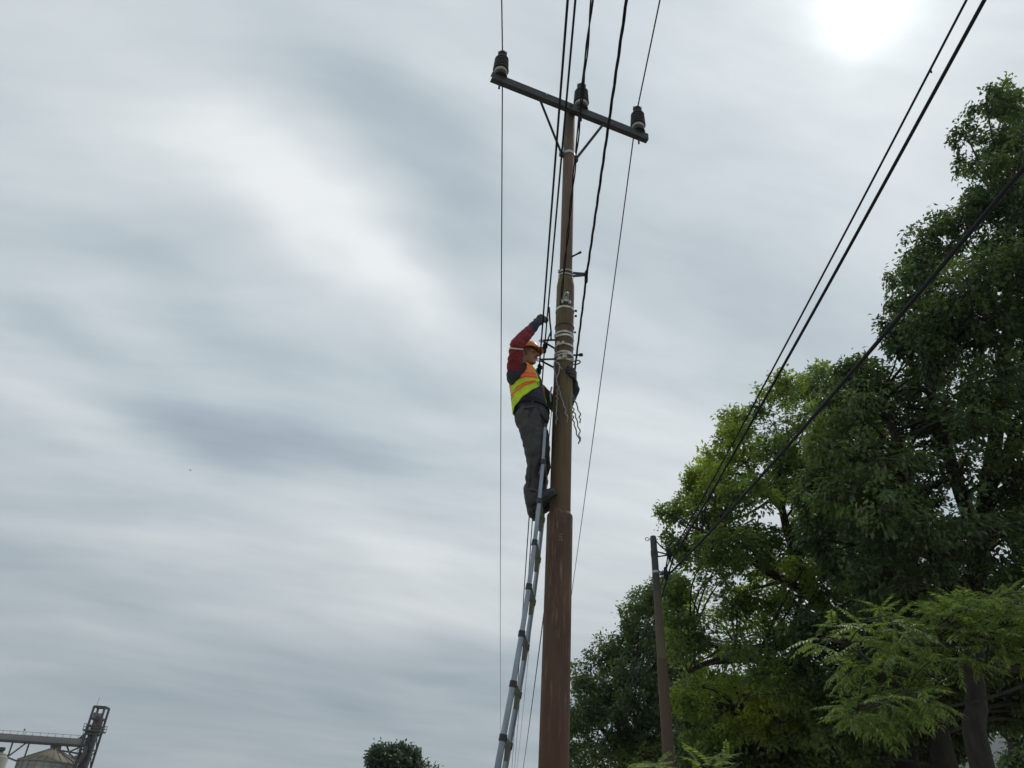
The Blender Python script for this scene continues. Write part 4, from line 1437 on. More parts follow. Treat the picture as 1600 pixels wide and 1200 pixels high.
def tree(name, label, limbs, poly, Yf, spread, n_clump, r_clump, n_sub, n_leaf, leaf, leafmat, seed, group='trees beside the power line',
         min_gap=0.5, flat=0.75, singles=0, droop=0.5, thin=0.0, holes=(), tufts=()):
    rg = np.random.default_rng(seed)
    xs = [p[0] for p in poly]; ys = [p[1] for p in poly]
    base = limbs[0][0]; base = at(*base[:3]); base = Vector((base.x, base.y, 0))
    root = empty(name, base, label, 'tree', group)
    wood = MB(); nodes = []
    trunk = MB()
    for li, path in enumerate(limbs):
        pts = [at(p[0], p[1], p[2]) for p in path]
        if li == 0:
            pts = [Vector((pts[0].x, pts[0].y, -0.1))] + pts if pts[0].z > 0.2 else pts
            path = [(0, 0, 0, path[0][3] * 1.25)] + list(path) if len(pts) > len(path) else path
        c = bezier(pts, 6)
        rd = np.interp(np.linspace(0, 1, len(c)), np.linspace(0, 1, len(path)), [p[3] for p in path])
        for i in range(1, len(c) - 1):
            c[i] = c[i] + Vector(rg.normal(0, 0.10, 3)) * float(rd[i])
        (trunk if li == 0 else wood).tube(c, list(rd), 10)
        nodes += [(p, float(r)) for p, r in zip(c, rd) if p.z > 1.5]
    NP = np.array([list(p) for p, r in nodes]); NR = np.array([r for p, r in nodes])
    # foliage masses
    C = []; tries = 0
    while len(C) < n_clump and tries < n_clump * 60:
        tries += 1
        x = rg.uniform(min(xs), max(xs)); y = rg.uniform(min(ys), max(ys))
        if not in_poly(x, y, poly):
            continue
        if any(((x - hx) / hr) ** 2 + ((y - hy) / hr) ** 2 < 1 and rg.random() < 0.93 for hx, hy, hr in holes):
            continue
        Y = Yf(x, y) if callable(Yf) else Yf
        e = poly_dist(x, y, poly)
        rr = r_clump * rg.uniform(0.65, 1.25)
        rpx = rr * FPX / (Y * 1.15)
        if e < rpx * 0.95:
            rr *= max(0.38, e / (rpx * 0.95))
        sp = spread * min(1.0, 0.25 + e / 130.0)
        Y += rg.uniform(-sp, sp)
        p = at(x, y, Y)
        if p.z < 1.2:
            continue
        if any((p - q).length < min_gap * (rr + r2) * 0.5 for q, r2 in C):
            continue
        C.append((p, rr))
    for tx, ty, tr_ in tufts:
        C.append((at(tx, ty, (Yf(tx, ty) if callable(Yf) else Yf) + rg.uniform(-.6, .6)), tr_))
    twigs = MB()
    LC, LD, LN = [], [], []
    for p, rr in C:
        dd = np.linalg.norm(NP - np.array(p), axis=1) + np.maximum(0, NP[:, 2] - p.z) * 1.2
        k = int(np.argmin(dd)); q = Vector(NP[k])
        L = (p - q).length
        m1 = q.lerp(p, 0.5) + Vector(rg.normal(0, 0.06 * L, 3)) + Vector((0, 0, 0.06 * L))
        rb = min(NR[k] * 0.6, 0.018 + 0.014 * L)
        wood.tube(bezier([q, m1, p], 4), list(np.linspace(rb, 0.012, 9)), 5, caps=False)
        d = unit(rg.normal(0, 1, (n_sub, 3))); d[:, 2] = d[:, 2] * flat + 0.18
        rad = rr * rg.uniform(0.45, 1.0, n_sub) ** 0.5
        S = np.array(p) + d * rad[:, None] * np.array([1, 1, flat])
        for s in S[::2]:
            s = Vector(s)
            twigs.tube([p, p.lerp(s, .55) + Vector(rg.normal(0, .05 * rr, 3)), s], [.011, .008, .004], 3, caps=False)
        nl = n_leaf
        cc = np.repeat(S, nl, 0); out = np.repeat(unit(d), nl, 0)
        off = rg.normal(0, 1, cc.shape) * leaf * 0.72
        LC.append(cc + off)
        dr = unit(out * 0.8 + rg.normal(0, .55, cc.shape) + np.array([0, 0, -droop]))
        nn = unit(out * 0.5 + rg.normal(0, .45, cc.shape) + np.array([0, 0, 0.9]))
        LD.append(dr); LN.append(nn)
    LC = np.concatenate(LC); LD = np.concatenate(LD); LN = np.concatenate(LN)
    if thin:
        keep = rg.random(len(LC)) > thin
        LC, LD, LN = LC[keep], LD[keep], LN[keep]
    ln = leaf * rg.uniform(0.65, 1.25, len(LC)); wd = ln * rg.uniform(0.42, 0.6, len(LC))
    if singles:
        # the leaves that show largest in the picture: those in front, as pieces of their own
        dist = np.linalg.norm(LC - np.array(CAM), axis=1)
        V = LC - np.array(CAM)
        kf = V @ np.array(F); px = 800 + FPX * (V @ np.array(R)) / kf; py = 600 - FPX * (V @ np.array(U)) / kf
        vis = (px > 0) & (px < 1595) & (py > 5) & (py < 1195)
        order = np.argsort(np.where(vis, dist / ln, 1e9))[:singles]
    trunk_o = obj('trunk', trunk, MT['bark'], root, True)
    obj('branches', wood, MT['bark'], trunk_o, True)
    V, Fc = leaf_arrays(LC, LD, LN, ln, wd) if not singles else leaf_arrays(np.delete(LC, order, 0), np.delete(LD, order, 0), np.delete(LN, order, 0), np.delete(ln, order), np.delete(wd, order))
    me = np_mesh('crown', V, Fc); me.materials.append(leafmat)
    crown = tag(obj('crown', me, None, root), kind='stuff')
    tw = obj('twigs', twigs, MT['twig'], crown)
    tag(tw, kind='stuff')
    if singles:
        lm = single_leaf_mesh(1.0, 0.5, leafmat, 'leaf_' + leafmat.name)
        rootinv = Matrix.Translation(base).inverted()
        for i in order:
            x = Vector(LD[i]); z = Vector(LN[i]); z = (z - x * z.dot(x)).normalized(); y = z.cross(x)
            m = Matrix((x, y, z)).transposed().to_4x4()
            o = bpy.data.objects.new('leaf', lm); COL.objects.link(o)
            o.parent = crown
            o.matrix_parent_inverse = Matrix.Identity(4)
            o.matrix_local = Matrix.Translation(Vector(LC[i])) @ m @ Matrix.Scale(float(ln[i]) * 1.1, 4)
    return root


def build_trees():
    # tall tree at the right edge
    tree('broadleaf_tree', 'tallest dark tree rising up the right edge of the picture',
         [[(1535, 1200, 14.5, .20), (1524, 1090, 14.6, .18), (1522, 960, 14.6, .17), (1540, 780, 14.3, .15), (1570, 560, 13.6, .14), (1580, 330, 12.6, .07)],
          [(1518, 980, 14.6, .18), (1440, 820, 14.2, .13), (1400, 690, 13.8, .08), (1380, 610, 13.4, .04)],
          [(1530, 850, 14.4, .15), (1460, 640, 13.8, .10), (1450, 480, 13.2, .05), (1460, 410, 13, .03)],
          [(1545, 760, 14.2, .15), (1640, 600, 14.2, .10), (1700, 420, 13.6, .06), (1720, 300, 13, .04)],
          [(1520, 960, 14.6, .16), (1650, 850, 15, .10), (1760, 760, 15, .06)]],
         [(1620, 128), (1580, 140), (1540, 150), (1510, 185), (1505, 245), (1528, 305), (1495, 345), (1445, 372), (1412, 425), (1398, 500), (1398, 552), (1335, 578),
          (1285, 615), (1262, 720), (1250, 800), (1275, 890), (1340, 950), (1450, 975), (1620, 970), (1860, 960), (1860, 300), (1760, 160)],
         lambda x, y: 12.3 + 2.2 * max(0, min(1, (y - 150) / 800)), 2.4, 410, .60, 15, 25, 0.122, MT['leafA'], 11, singles=300, droop=0.7,
         holes=((1475, 745, 24), (1560, 690, 26), (1495, 790, 20), (1365, 655, 16)),
         tufts=((1458, 356, .34), (1440, 377, .36), (1510, 212, .32), (1514, 256, .30), (1540, 160, .36), (1572, 146, .36), (1408, 440, .36), (1404, 505, .34), (1484, 350, .30), (1528, 325, .3), (1345, 588, .4), (1325, 592, .45), (1302, 604, .45), (1592, 205, .5), (1580, 250, .5), (1560, 220, .45), (1550, 290, .5), (1590, 170, .45), (1565, 330, .5)))
    # spreading lighter tree in the middle
    tree('spreading_tree', 'spreading yellow green tree behind the slim pole',
         [[(1400, 1200, 21, .34), (1385, 1120, 21, .30), (1330, 1010, 20.8, .24), (1270, 930, 20.5, .18), (1230, 830, 20, .12), (1210, 720, 19.6, .06)],
          [(1370, 1110, 21, .22), (1250, 1050, 20.5, .17), (1180, 1030, 20, .12), (1110, 1035, 19.6, .07), (1075, 1050, 19.3, .04)],
          [(1310, 985, 20.7, .18), (1220, 1010, 20.3, .13), (1140, 1012, 20, .08), (1080, 1000, 19.6, .05)],
          [(1280, 940, 20.5, .15), (1180, 880, 20, .10), (1120, 840, 19.6, .06), (1075, 820, 19.3, .03)],
          [(1250, 870, 20.3, .12), (1300, 760, 20, .08), (1310, 660, 19.8, .04)],
          [(1340, 1190, 21, .16), (1230, 1130, 20.6, .13), (1150, 1105, 20.2, .08)],
          [(1225, 800, 20, .09), (1175, 740, 19.8, .06), (1150, 690, 19.5, .03)]],
         [(1350, 585), (1285, 574), (1225, 592), (1190, 628), (1135, 642), (1126, 690), (1100, 718), (1076, 755), (1064, 795), (1036, 803), (1044, 842), (1058, 880), (1036, 930),
          (1045, 1000), (1060, 1080), (1080, 1180), (1240, 1160), (1300, 1130), (1420, 1100), (1440, 900), (1400, 700)],
         20.0, 3.2, 265, .64, 15, 25, 0.128, MT['leafB'], 23, droop=0.35, flat=0.62,
         holes=((1085, 905, 22), (1175, 745, 15), (1205, 790, 14), (1255, 950, 16), (1270, 1005, 14), (1140, 910, 12)),
         tufts=((1142, 654, .42), (1156, 672, .40), (1206, 612, .40), (1221, 594, .32), (1277, 588, .34), (1262, 612, .28), (1290, 580, .3), (1086, 768, .40), (1052, 808, .42), (1044, 802, .30), (1058, 842, .36), (1108, 716, .40), (1132, 690, .34), (1068, 792, .34)))
    # dense tree further back on the left of the group
    tree('dense_tree', 'dense dark green tree low between the two poles',
         [[(985, 1200, 29, .30), (975, 1150, 29, .24), (965, 1090, 28.6, .15), (975, 1020, 28, .06)],
          [(980, 1180, 29, .14), (950, 1150, 28.8, .10), (925, 1120, 28.5, .05)],
          [(980, 1170, 29, .14), (1010, 1110, 28.6, .10), (1025, 1020, 28.4, .06), (1025, 960, 28, .03)],
          [(970, 1120, 28.8, .10), (930, 1080, 28.6, .05)]],
         [(1060, 890), (1010, 928), (980, 950), (984, 992), (942, 1006), (934, 1040), (904, 1058), (886, 1105), (870, 1210), (1110, 1210), (1090, 1060)],
         28.5, 3.0, 150, .66, 15, 22, 0.150, MT['leafC'], 31, droop=0.3, holes=((965, 1165, 14), (935, 1175, 10), (995, 1150, 9)),
         tufts=((1004, 934, .48), (982, 957, .42), (992, 985, .46), (950, 1010, .50), (938, 1030, .46), (910, 1056, .56), (893, 1108, .56), (1030, 915, .5)))
    # undergrowth tree under the big crowns
    tree('understorey_tree', 'shaded low tree filling the gap below the large crowns at right',
         [[(1476, 1200, 17, .24), (1462, 1120, 17, .17), (1440, 1040, 17, .08)],
          [(1434, 1140, 17, .08), (1380, 1080, 17, .05), (1340, 1040, 17, .03)],
          [(1434, 1120, 17, .08), (1500, 1060, 17, .05), (1560, 1020, 17, .03)]],
         [(1260, 960), (1340, 950), (1450, 960), (1620, 950), (1800, 960), (1800, 1160), (1600, 1150), (1540, 1110), (1480, 1100), (1400, 1180), (1300, 1180), (1230, 1040)],
         17.5, 1.8, 170, .58, 22, 14, 0.12, MT['leafA'], 41, droop=0.5, holes=((1350, 1045, 12), (1500, 1130, 16)))
    tree('background_tree', 'loose pale tree standing beyond the thick trunk at the lower right corner',
         [[(1590, 1200, 32, .22), (1585, 1150, 32, .15), (1580, 1110, 32, .06)],
          [(1588, 1170, 32, .08), (1560, 1140, 32, .04)],
          [(1588, 1170, 32, .08), (1620, 1120, 32, .04)]],
         [(1545, 1110), (1570, 1085), (1620, 1080), (1680, 1100), (1700, 1210), (1570, 1210), (1575, 1160), (1548, 1145)],
         32, 2.0, 34, .80, 18, 11, 0.22, MT['leafC'], 43, droop=0.3)
    tree('background_tree', 'dark low tree at the bottom between the slim pole and the leaning branches',
         [[(1160, 1210, 24, .22), (1165, 1160, 24, .14), (1170, 1110, 24, .06)],
          [(1163, 1180, 24, .09), (1110, 1130, 24, .05), (1090, 1100, 24, .03)],
          [(1163, 1180, 24, .09), (1230, 1150, 24, .05), (1290, 1130, 24, .03)]],
         [(1070, 1060), (1180, 1060), (1300, 1090), (1390, 1140), (1400, 1215), (1060, 1215)],
         24, 1.8, 140, .62, 22, 13, 0.15, MT['leafC'], 47, droop=0.35, holes=((1110, 1183, 8), (1340, 1170, 16)))
    tree('background_tree', 'dark leafy tree filling the gap between the two trunks at the lower right',
         [[(1430, 1215, 19, .14), (1428, 1160, 19, .10), (1440, 1110, 19, .05)],
          [(1430, 1180, 19, .07), (1480, 1130, 19, .04), (1510, 1100, 19, .02)],
          [(1430, 1180, 19, .07), (1400, 1130, 19, .04)]],
         [(1395, 1085), (1470, 1080), (1560, 1085), (1640, 1090), (1640, 1140), (1540, 1135), (1500, 1180), (1460, 1215), (1400, 1150), (1350, 1215), (1330, 1140)],
         19.5, 1.6, 90, .55, 20, 12, 0.13, MT['leafA'], 71, droop=0.4)
    # a tree far off on the plain
    tree('distant_tree', 'small round dark tree at the bottom edge, left of the ladder',
         [[(625, 1215, 62, .35), (622, 1195, 62, .22), (618, 1178, 62, .10)],
          [(622, 1200, 62, .12), (600, 1188, 62, .06)],
          [(622, 1200, 62, .12), (650, 1190, 62, .06)]],
         [(582, 1200), (584, 1178), (592, 1168), (608, 1172), (622, 1174), (640, 1170), (650, 1186), (668, 1196), (684, 1206), (690, 1225), (570, 1225)],
         62, 3.0, 52, .85, 18, 14, 0.30, MT['leafE'], 53, droop=0.3, flat=0.7)


build_trees()


# ------------------------------------------------------------------ branches with pinnate leaves (near)
def pinnate_mesh(seed, pairs=7, L=1.0):
    rg = np.random.default_rng(seed)
    mb = MB()
    pts = []
    for i in range(6):
        t = i / 5
        pts.append(Vector((L * t, 0.05 * math.sin(2 * t + seed), -0.30 * L * t * t)))
    mb.tube(pts, [.008, .007, .006, .005, .004, .003], 3, caps=False)
    for i in range(pairs):
        t = 0.16 + 0.84 * i / (pairs - 0.5)
        p = Vector((L * t, 0.05 * math.sin(2 * t + seed), -0.30 * L * t * t))
        for s in (-1, 1):
            ll = 0.29 * L * (1 - 0.45 * abs(t - 0.5)) * rg.uniform(.85, 1.15)
            d = Vector((0.55, s * 0.8, -0.50 + rg.normal(0, .16))).normalized()
            sd = d.cross(Vector((0, 0, 1))).normalized()
            up = sd.cross(d)
            m = p + d * (ll * .4)
            w = ll * .185
            mb.add([p, m + sd * w + up * w * .3, p + d * ll - up * ll * .08, m - sd * w + up * w * .3], [(0, 1, 2), (0, 2, 3)])
    p = pts[-1]
    mb.add([p, p + Vector((.10, .05, -.05)) * L, p + Vector((.26, 0, -.17)) * L, p + Vector((.10, -.05, -.05)) * L], [(0, 1, 2), (0, 2, 3)])
    me = mb.mesh('compound_leaf', False)
    me.materials.append(MT['leafD'])
    return me


PINN = [pinnate_mesh(k, 7 + k % 3) for k in range(4)]
PINN_NP = [(np.array([list(v.co) for v in me.vertices]), [tuple(p.vertices) for p in me.polygons]) for me in PINN]


def pinnate_tree(name, label, branches, anchors_poly, n_anchor, Yc, per, length, seed, group='trees beside the power line', cat='tree', thing_base=None, up=0.2, extra=0):
    rg = np.random.default_rng(seed)
    b0 = at(*branches[0][0][:3])
    base = Vector((b0.x, b0.y, 0)) if thing_base is None else thing_base
    root = empty(name, base, label, cat, group)
    nodes = []
    trunk = None
    for i, path in enumerate(branches):
        pts = [at(*p[:3]) for p in path]
        if i == 0 and pts[0].z > .1:
            pts = [base - Vector((0, 0, .1))] + pts
            path = [(0, 0, 0, path[0][3] * 1.2)] + list(path)
        c = bezier(pts, 7)
        rd = np.interp(np.linspace(0, 1, len(c)), np.linspace(0, 1, len(path)), [p[3] for p in path])
        o = obj('trunk' if i == 0 else 'branch', MB().tube(c, list(rd), 8), MT['twig'], root, True)
        nodes += [p for p in c if p.z > 1.8]
    NP = np.array([list(p) for p in nodes])
    twig = MB()
    k = 0; tries = 0
    EV, EF = [], []; n_ev = 0
    while k < n_anchor + extra and tries < 9000:
        tries += 1
        poly = anchors_poly[rg.integers(len(anchors_poly))]
        xs = [p[0] for p in poly]; ys = [p[1] for p in poly]
        x, y = rg.uniform(min(xs), max(xs)), rg.uniform(min(ys), max(ys))
        if not in_poly(x, y, poly):
            continue
        a = at(x, y, Yc + rg.uniform(-.8, .8))
        q = Vector(NP[int(np.argmin(np.linalg.norm(NP - np.array(a), axis=1)))])
        L = (a - q).length
        if L > 2.4:
            continue
        c = bezier([q, q.lerp(a, .5) + Vector((0, 0, .1 * L)), a], 4)
        twig.tube(c, list(np.linspace(.012, .005, len(c))), 4, caps=False)
        outw = (a - q).normalized() if L > .05 else Vector((-1, 0, 0))
        phase = rg.uniform(0, 6.28)
        for j in range(per):
            az = phase + 2.4 * j
            hd = Vector((math.cos(az), math.sin(az), 0))
            d = (hd * 0.75 + outw * 0.6 + Vector((0, 0, up + rg.normal(0, .22)))).normalized()
            z = Vector((0, 0, 1)); z = (z - d * z.dot(d)).normalized(); yv = z.cross(d)
            m = Matrix((d, yv, z)).transposed().to_4x4()
            if k >= n_anchor:                # beyond the leaves one can pick apart: joined
                me_ = PINN_NP[int(rg.integers(4))]
                Mx = np.array(Matrix.Translation(a) @ m @ Matrix.Scale(length * rg.uniform(.7, 1.15), 4))
                EV.append(me_[0] @ Mx[:3, :3].T + Mx[:3, 3]); EF.append([tuple(i + n_ev for i in f) for f in me_[1]]); n_ev += len(me_[0])
                continue
            o = bpy.data.objects.new('compound_leaf', PINN[int(rg.integers(4))])
            COL.objects.link(o)
            o.parent = root
            o.matrix_parent_inverse = Matrix.Translation(base).inverted()
            o.matrix_basis = Matrix.Translation(a) @ m @ Matrix.Scale(length * rg.uniform(.75, 1.2), 4)
        k += 1
    obj('twigs', twig, MT['twig'], root)
    if extra:
        me_ = bpy.data.meshes.new('foliage')
        me_.from_pydata([tuple(p) for p in np.concatenate(EV)], [], [f for fs in EF for f in fs]); me_.materials.append(MT['leafD'])
        tag(obj('foliage', me_, None, root), kind='stuff')
    return root


pinnate_tree('pinnate_tree', 'near branches with long feathery bright green leaves at the lower right',
             [[(1800, 1200, 9.4, .16), (1770, 1080, 9.4, .12), (1720, 960, 9.4, .09), (1700, 860, 9.3, .05)],
              [(1765, 1070, 9.4, .06), (1640, 1045, 9.3, .045), (1540, 1048, 9.2, .034), (1440, 1056, 9.1, .026), (1375, 1042, 9.0, .018), (1325, 1008, 8.9, .008)],
              [(1740, 1010, 9.4, .05), (1600, 1000, 9.2, .035), (1490, 1007, 9.0, .024), (1425, 1003, 8.9, .015), (1370, 965, 8.8, .007)],
              [(1725, 960, 9.4, .04), (1600, 945, 9.2, .028), (1520, 935, 9.0, .014)],
              [(1660, 1045, 9.3, .02), (1560, 1085, 9.1, .018), (1470, 1105, 9.0, .014), (1400, 1100, 8.9, .010), (1340, 1110, 8.8, .006)],
              [(1540, 1048, 9.2, .02), (1545, 1010, 9.1, .012), (1555, 990, 9.1, .007)]],
             [[(1255, 1012), (1290, 985), (1350, 955), (1380, 945), (1420, 965), (1470, 985), (1480, 1030), (1400, 1045), (1330, 1060), (1270, 1050)],
              [(1440, 985), (1490, 950), (1560, 930), (1620, 920), (1640, 1040), (1540, 1035), (1460, 1030)],
              [(1450, 950), (1560, 925), (1640, 915), (1640, 1000), (1480, 1000)],
              [(1310, 1115), (1330, 1092), (1380, 1075), (1450, 1065), (1470, 1100), (1400, 1130), (1340, 1130)]],
             74, 9.0, 4, 0.285, 61, up=0.0, extra=150)
pinnate_tree('pinnate_sapling', 'tips of a young feathery leaved sapling at the bottom edge right of the slim pole',
             [[(1110, 1260, 11.5, .05), (1105, 1215, 11.5, .03), (1105, 1192, 11.5, .012)],
              [(1105, 1225, 11.5, .02), (1140, 1205, 11.4, .012), (1160, 1190, 11.4, .006)],
              [(1105, 1230, 11.5, .02), (1075, 1205, 11.4, .012)]],
             [[(1062, 1195), (1100, 1184), (1165, 1190), (1170, 1225), (1062, 1225)]],
             12, 11.4, 4, 0.34, 63, group='saplings under the trees', up=0.35)
pinnate_tree('pinnate_sapling', 'small tuft of feathery leaves at the bottom edge left of the slim pole',
             [[(1026, 1260, 12.0, .04), (1024, 1215, 12.0, .025), (1024, 1192, 12.0, .012)]],
             [[(1015, 1195), (1034, 1186), (1040, 1215), (1012, 1220)]],
             4, 12.0, 4, 0.30, 67, group='saplings under the trees', up=0.5)


# ------------------------------------------------------------------ grain plant far off at lower left
def build_plant():
    Y = 170.0
    Pt = lambda x, y, dy=0: at(x, y, Y + dy)
    up = Vector((0, 0, 1))
    # elevator tower
    tl, tr_ = Pt(150.5, 1105), Pt(167.5, 1106)
    w = (tr_ - tl).length
    cx = (tl.x + tr_.x) / 2; ztop = (tl.z + tr_.z) / 2
    dpt = w * 0.9
    zpl = Pt(150, 1143).z
    zcab = Pt(150, 1131).z
    root = empty('elevator_tower', (cx, Y, 0), 'dark steel elevator tower with open frame top at the lower left', 'tower')
    hw, hd = w / 2, dpt / 2
    corners = [(-hw, -hd), (hw, -hd), (hw, hd), (-hw, hd)]
    for x, y in corners:
        obj('column', MB().box((cx + x, Y + y, ztop / 2), (.34, .34, ztop)), MT['darksteel'], root)
    lv = [ztop, ztop - 2.2, ztop - 3.6, ztop - 5.0]
    for z in lv:
        for i in range(4):
            (x0, y0), (x1, y1) = corners[i], corners[(i + 1) % 4]
            obj('beam', MB().bar((cx + x0, Y + y0, z), (cx + x1, Y + y1, z), .22, .36), MT['darksteel'], root)
    z = zpl
    while z > 1:
        z2 = z - 3.4
        for i in range(4):
            (x0, y0), (x1, y1) = corners[i], corners[(i + 1) % 4]
            b = MB().bar((cx + x0, Y + y0, z), (cx + x1, Y + y1, z), .16, .24)
            b.bar((cx + x0, Y + y0, z), (cx + x1, Y + y1, z2), .12, .14)
            obj('brace', b, MT['darksteel'], root)
        z = z2
    obj('head_housing', MB().box((cx + .15, Y, (zcab + zpl) / 2 + .4), (w * .62, dpt * .7, (zcab - zpl) + .6)), MT['rustsheet'], root)
    obj('motor', MB().box((cx - w * .18, Y - .6, zcab + 1.4), (w * .3, 1.2, 1.1)).tube([(cx - .2, Y - .6, zcab + 1.4), (cx + w * .3, Y - .6, zcab + 1.5)], .45, 10), MT['steel'], root)
    pf = obj('platform', MB().box((cx, Y, zpl), (w * 1.5, dpt * 1.5, .28)), MT['darksteel'], root)
    for s in range(4):
        pw, pd = w * .75, dpt * .75
        cs = [(-pw, -pd), (pw, -pd), (pw, pd), (-pw, pd)]
        (x0, y0), (x1, y1) = cs[s], cs[(s + 1) % 4]
        r = MB()
        for hgt in (.6, 1.15):
            r.bar((cx + x0, Y + y0, zpl + hgt), (cx + x1, Y + y1, zpl + hgt), .07, .07)
        for k in range(4):
            t = k / 3
            r.bar((cx + x0 + (x1 - x0) * t, Y + y0 + (y1 - y0) * t, zpl), (cx + x0 + (x1 - x0) * t, Y + y0 + (y1 - y0) * t, zpl + 1.15), .07, .07, (0, 1, 0))
        obj('railing', r, MT['steel'], pf)
    for k in (-1, 1):
        obj('elevator_leg', MB().box((cx + k * w * .20, Y, zpl / 2), (w * .30, dpt * .5, zpl)), MT['darksteel'], root)
    lad = MB()
    lx = cx - w * .62
    for k in (-1, 1):
        lad.box((lx + k * .22, Y - hd, zpl / 2), (.07, .07, zpl))
    obj('access_ladder', lad, MT['steel'], root)
    for k in range(26):
        zz = zpl - .6 - k * .5
        obj('ladder_rung', MB().box((lx, Y - hd, zz), (.44, .06, .06)), MT['steel'], root)
    obj('lightning_rod', MB().tube([(cx - hw, Y, ztop), (cx - hw, Y, ztop + 1.9)], .04, 6), MT['steel'], root)
    # conveyor gantry
    zl, zr = Pt(0, 1151).z, Pt(134, 1160).z
    xL, xR = Pt(-160, 1150).x, cx - hw * .6
    zg = (zl + zr) / 2
    hgt = 1.05
    root2 = empty('conveyor_gantry', ((xL + xR) / 2, Y, 0), 'long grey covered conveyor bridge leading into the elevator tower', 'conveyor')
    zz0, zz1 = zg + (zl - zr) * .5, zg - (zl - zr) * .5
    obj('housing', MB().bar((xL, Y, zz0), (xR, Y, zz1), 2.0, hgt), MT['cladding'], root2)
    obj('walkway', MB().bar((xL, Y - .3, zz0 - hgt / 2 - .2), (xR, Y - .3, zz1 - hgt / 2 - .2), 2.6, .26), MT['darksteel'], root2)
    n = 26
    rail = MB().bar((xL, Y - 1.4, zz0 + hgt / 2 + .5), (xR, Y - 1.4, zz1 + hgt / 2 + .5), .06, .06)
    obj('handrail', rail, MT['steel'], root2)
    for k in range(n):
        t = k / (n - 1)
        x = xL + (xR - xL) * t; z = zz0 + (zz1 - zz0) * t
        obj('handrail_post', MB().box((x, Y - 1.4, z + hgt / 2 + .1), (.06, .06, .9)), MT['steel'], root2)
    q = Pt(36, 1147); obj('lamp_post', MB().tube([q - up * 1.2, q + up * 0.7], .05, 6).box(q + up * .8, (.25, .25, .3)), MT['steel'], root2)

    def strut(x0, y0, x1, y1, par, r=.16, m='steel'):
        obj('strut', MB().tube([Pt(x0, y0), Pt(x1, y1)], r, 8), MT[m], par)
    for a in ((21, 1157, 12, 1183), (42, 1160, 14, 1181), (46, 1160, 36, 1190), (13, 1184, 34, 1192), (88, 1163, 84, 1172), (96, 1163, 92, 1176), (90, 1172, 126, 1178),
              (104, 1164, 109, 1178), (128, 1166, 110, 1174), (128, 1164, 124, 1186), (91, 1172, 116, 1192), (108, 1178, 122, 1188), (112, 1184, 128, 1180)):
        strut(*a, root2)
    # slanting brace and chute at the tower
    for a in ((121, 1156, 140, 1140), (124, 1156, 138, 1145), (120, 1155, 138, 1154)):
        strut(*a, root, .14, 'darksteel')
    ch = bezier([Pt(134, 1166, -1.5), Pt(131, 1180, -1.5), Pt(122, 1192, -1.5)], 6)
    obj('chute', MB().tube(ch, .42, 10), MT['darksteel'], root, True)
    # silo with conical roof
    ap = Pt(87, 1171, 4); el = Pt(34, 1190, 4); er = Pt(123, 1194, 4)
    sr = (er.x - el.x) / 2; sx = (er.x + el.x) / 2; ez = (el.z + er.z) / 2; sy = Y + 4
    root3 = empty('grain_silo', (sx, sy, 0), 'round grey silo with stained conical roof beneath the conveyor', 'silo')
    prof = []
    nz = 16
    for k in range(nz + 1):
        zz = ez * k / nz
        prof += [(sr, max(zz - .05, 0)), (sr + .08, zz + .02)] if k else [(sr, 0)]
    obj('wall', MB().lathe(prof, 40, Matrix.Translation((sx, sy, 0))), MT['silo'], root3)
    for k in range(24):
        a = 2 * math.pi * k / 24
        obj('stiffener', MB().box((sx + (sr + .14) * math.cos(a), sy + (sr + .14) * math.sin(a), ez / 2), (.16, .16, ez), Matrix.Rotation(a, 3, 'Z')), MT['silo'], root3)
    rf = obj('roof', MB().lathe([(sr + .35, ez - .1), (sr + .3, ez + .05), (.9, ap.z), (.9, ap.z + .5)], 40, Matrix.Translation((sx, sy, 0))), MT['siloroof'], root3)
    for k in range(24):
        a = 2 * math.pi * k / 24
        obj('roof_rib', MB().bar((sx + (sr + .3) * math.cos(a), sy + (sr + .3) * math.sin(a), ez + .10), (sx + .9 * math.cos(a), sy + .9 * math.sin(a), ap.z + .06), .14, .12), MT['siloroof'], rf)
    obj('roof_cap', MB().lathe([(1.0, ap.z + .3), (1.0, ap.z + 1.1), (.4, ap.z + 1.5)], 20, Matrix.Translation((sx, sy, 0))), MT['darksteel'], rf)
    # cream tank cut by the left edge
    c = Pt(-2, 1176, 8)
    rt_ = (Pt(13, 1180, 8).x - c.x)
    root4 = empty('storage_tank', (c.x, c.y, 0), 'cream domed tank cut off by the left edge of the picture', 'tank')
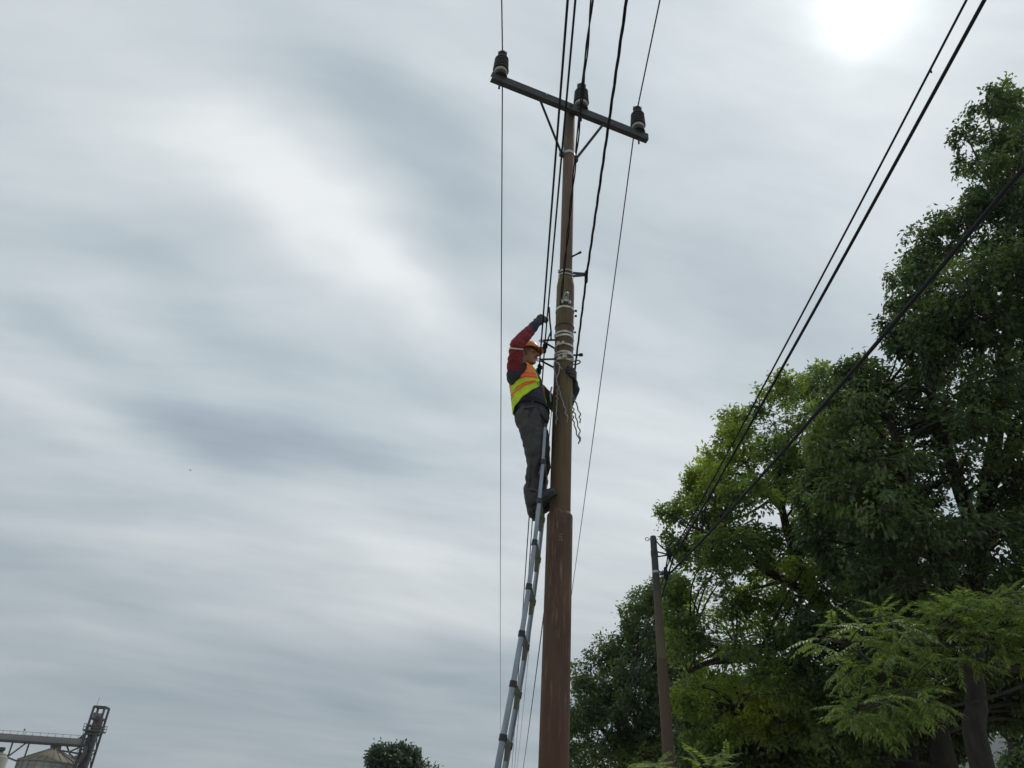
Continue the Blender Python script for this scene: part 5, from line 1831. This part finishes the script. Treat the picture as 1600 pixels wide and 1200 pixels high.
    obj('wall', MB().lathe([(rt_, 0), (rt_, c.z - .8), (rt_ * .96, c.z - .5)], 32, Matrix.Translation((c.x, c.y, 0))), MT['siloold'], root4)
    obj('dome', MB().lathe([(rt_ * .96, c.z - .5), (rt_ * .7, c.z + .1), (rt_ * .35, c.z + .4), (.1, c.z + .5)], 32, Matrix.Translation((c.x, c.y, 0))), MT['siloold'], root4, True)
    obj('hatch', MB().lathe([(.6, c.z + .3), (.6, c.z + .9), (.2, c.z + 1.0)], 16, Matrix.Translation((c.x + 1.0, c.y - 1, 0))), MT['darksteel'], root4)


build_plant()


# ------------------------------------------------------------------ a bird far off
def build_bird():
    p = at(297.5, 734.5, 60)
    s = 0.15
    mb = MB()
    mb.ellipsoid(p, s * .5, s * .18, s * .16, None, 10, 6)
    mb.ellipsoid(p + Vector((s * .5, 0, s * .06)), s * .14, s * .11, s * .11, None, 8, 6)
    for k in (-1, 1):
        w = [p + Vector((s * .2, k * .04, 0)), p + Vector((-s * .2, k * .04, 0)), p + Vector((-s * .55, k * s * .7, -s * .25)), p + Vector((-s * .1, k * s * .6, s * .05))]
        mb.add([q + Vector((0, 0, .01)) for q in w] + [q - Vector((0, 0, .01)) for q in w], [(0, 1, 2, 3), (7, 6, 5, 4), (0, 4, 5, 1), (1, 5, 6, 2), (2, 6, 7, 3), (3, 7, 4, 0)])
    tag(obj('bird', mb, MT['bird']), 'tiny dark bird flying alone in the left of the sky', 'bird')


build_bird()


# ------------------------------------------------------------------ humid air
def build_haze():
    top = 360.0
    mb = MB().box((0, 0, (top - 1.5) / 2), (5400, 5400, top + 1.5))
    m = bpy.data.materials.new('humid_air'); m.use_nodes = True
    t = m.node_tree; t.nodes.clear()
    v = N(t, 'ShaderNodeVolumePrincipled')
    v.inputs['Color'].default_value = (0.80, 0.88, 0.96, 1)
    v.inputs['Density'].default_value = 0.00018
    v.inputs['Anisotropy'].default_value = 0.2
    o = N(t, 'ShaderNodeOutputMaterial'); t.links.new(v.outputs[0], o.inputs['Volume'])
    tag(obj('haze', mb, m), 'thin humid air that pales the far hills', None, None, 'stuff')


build_haze()
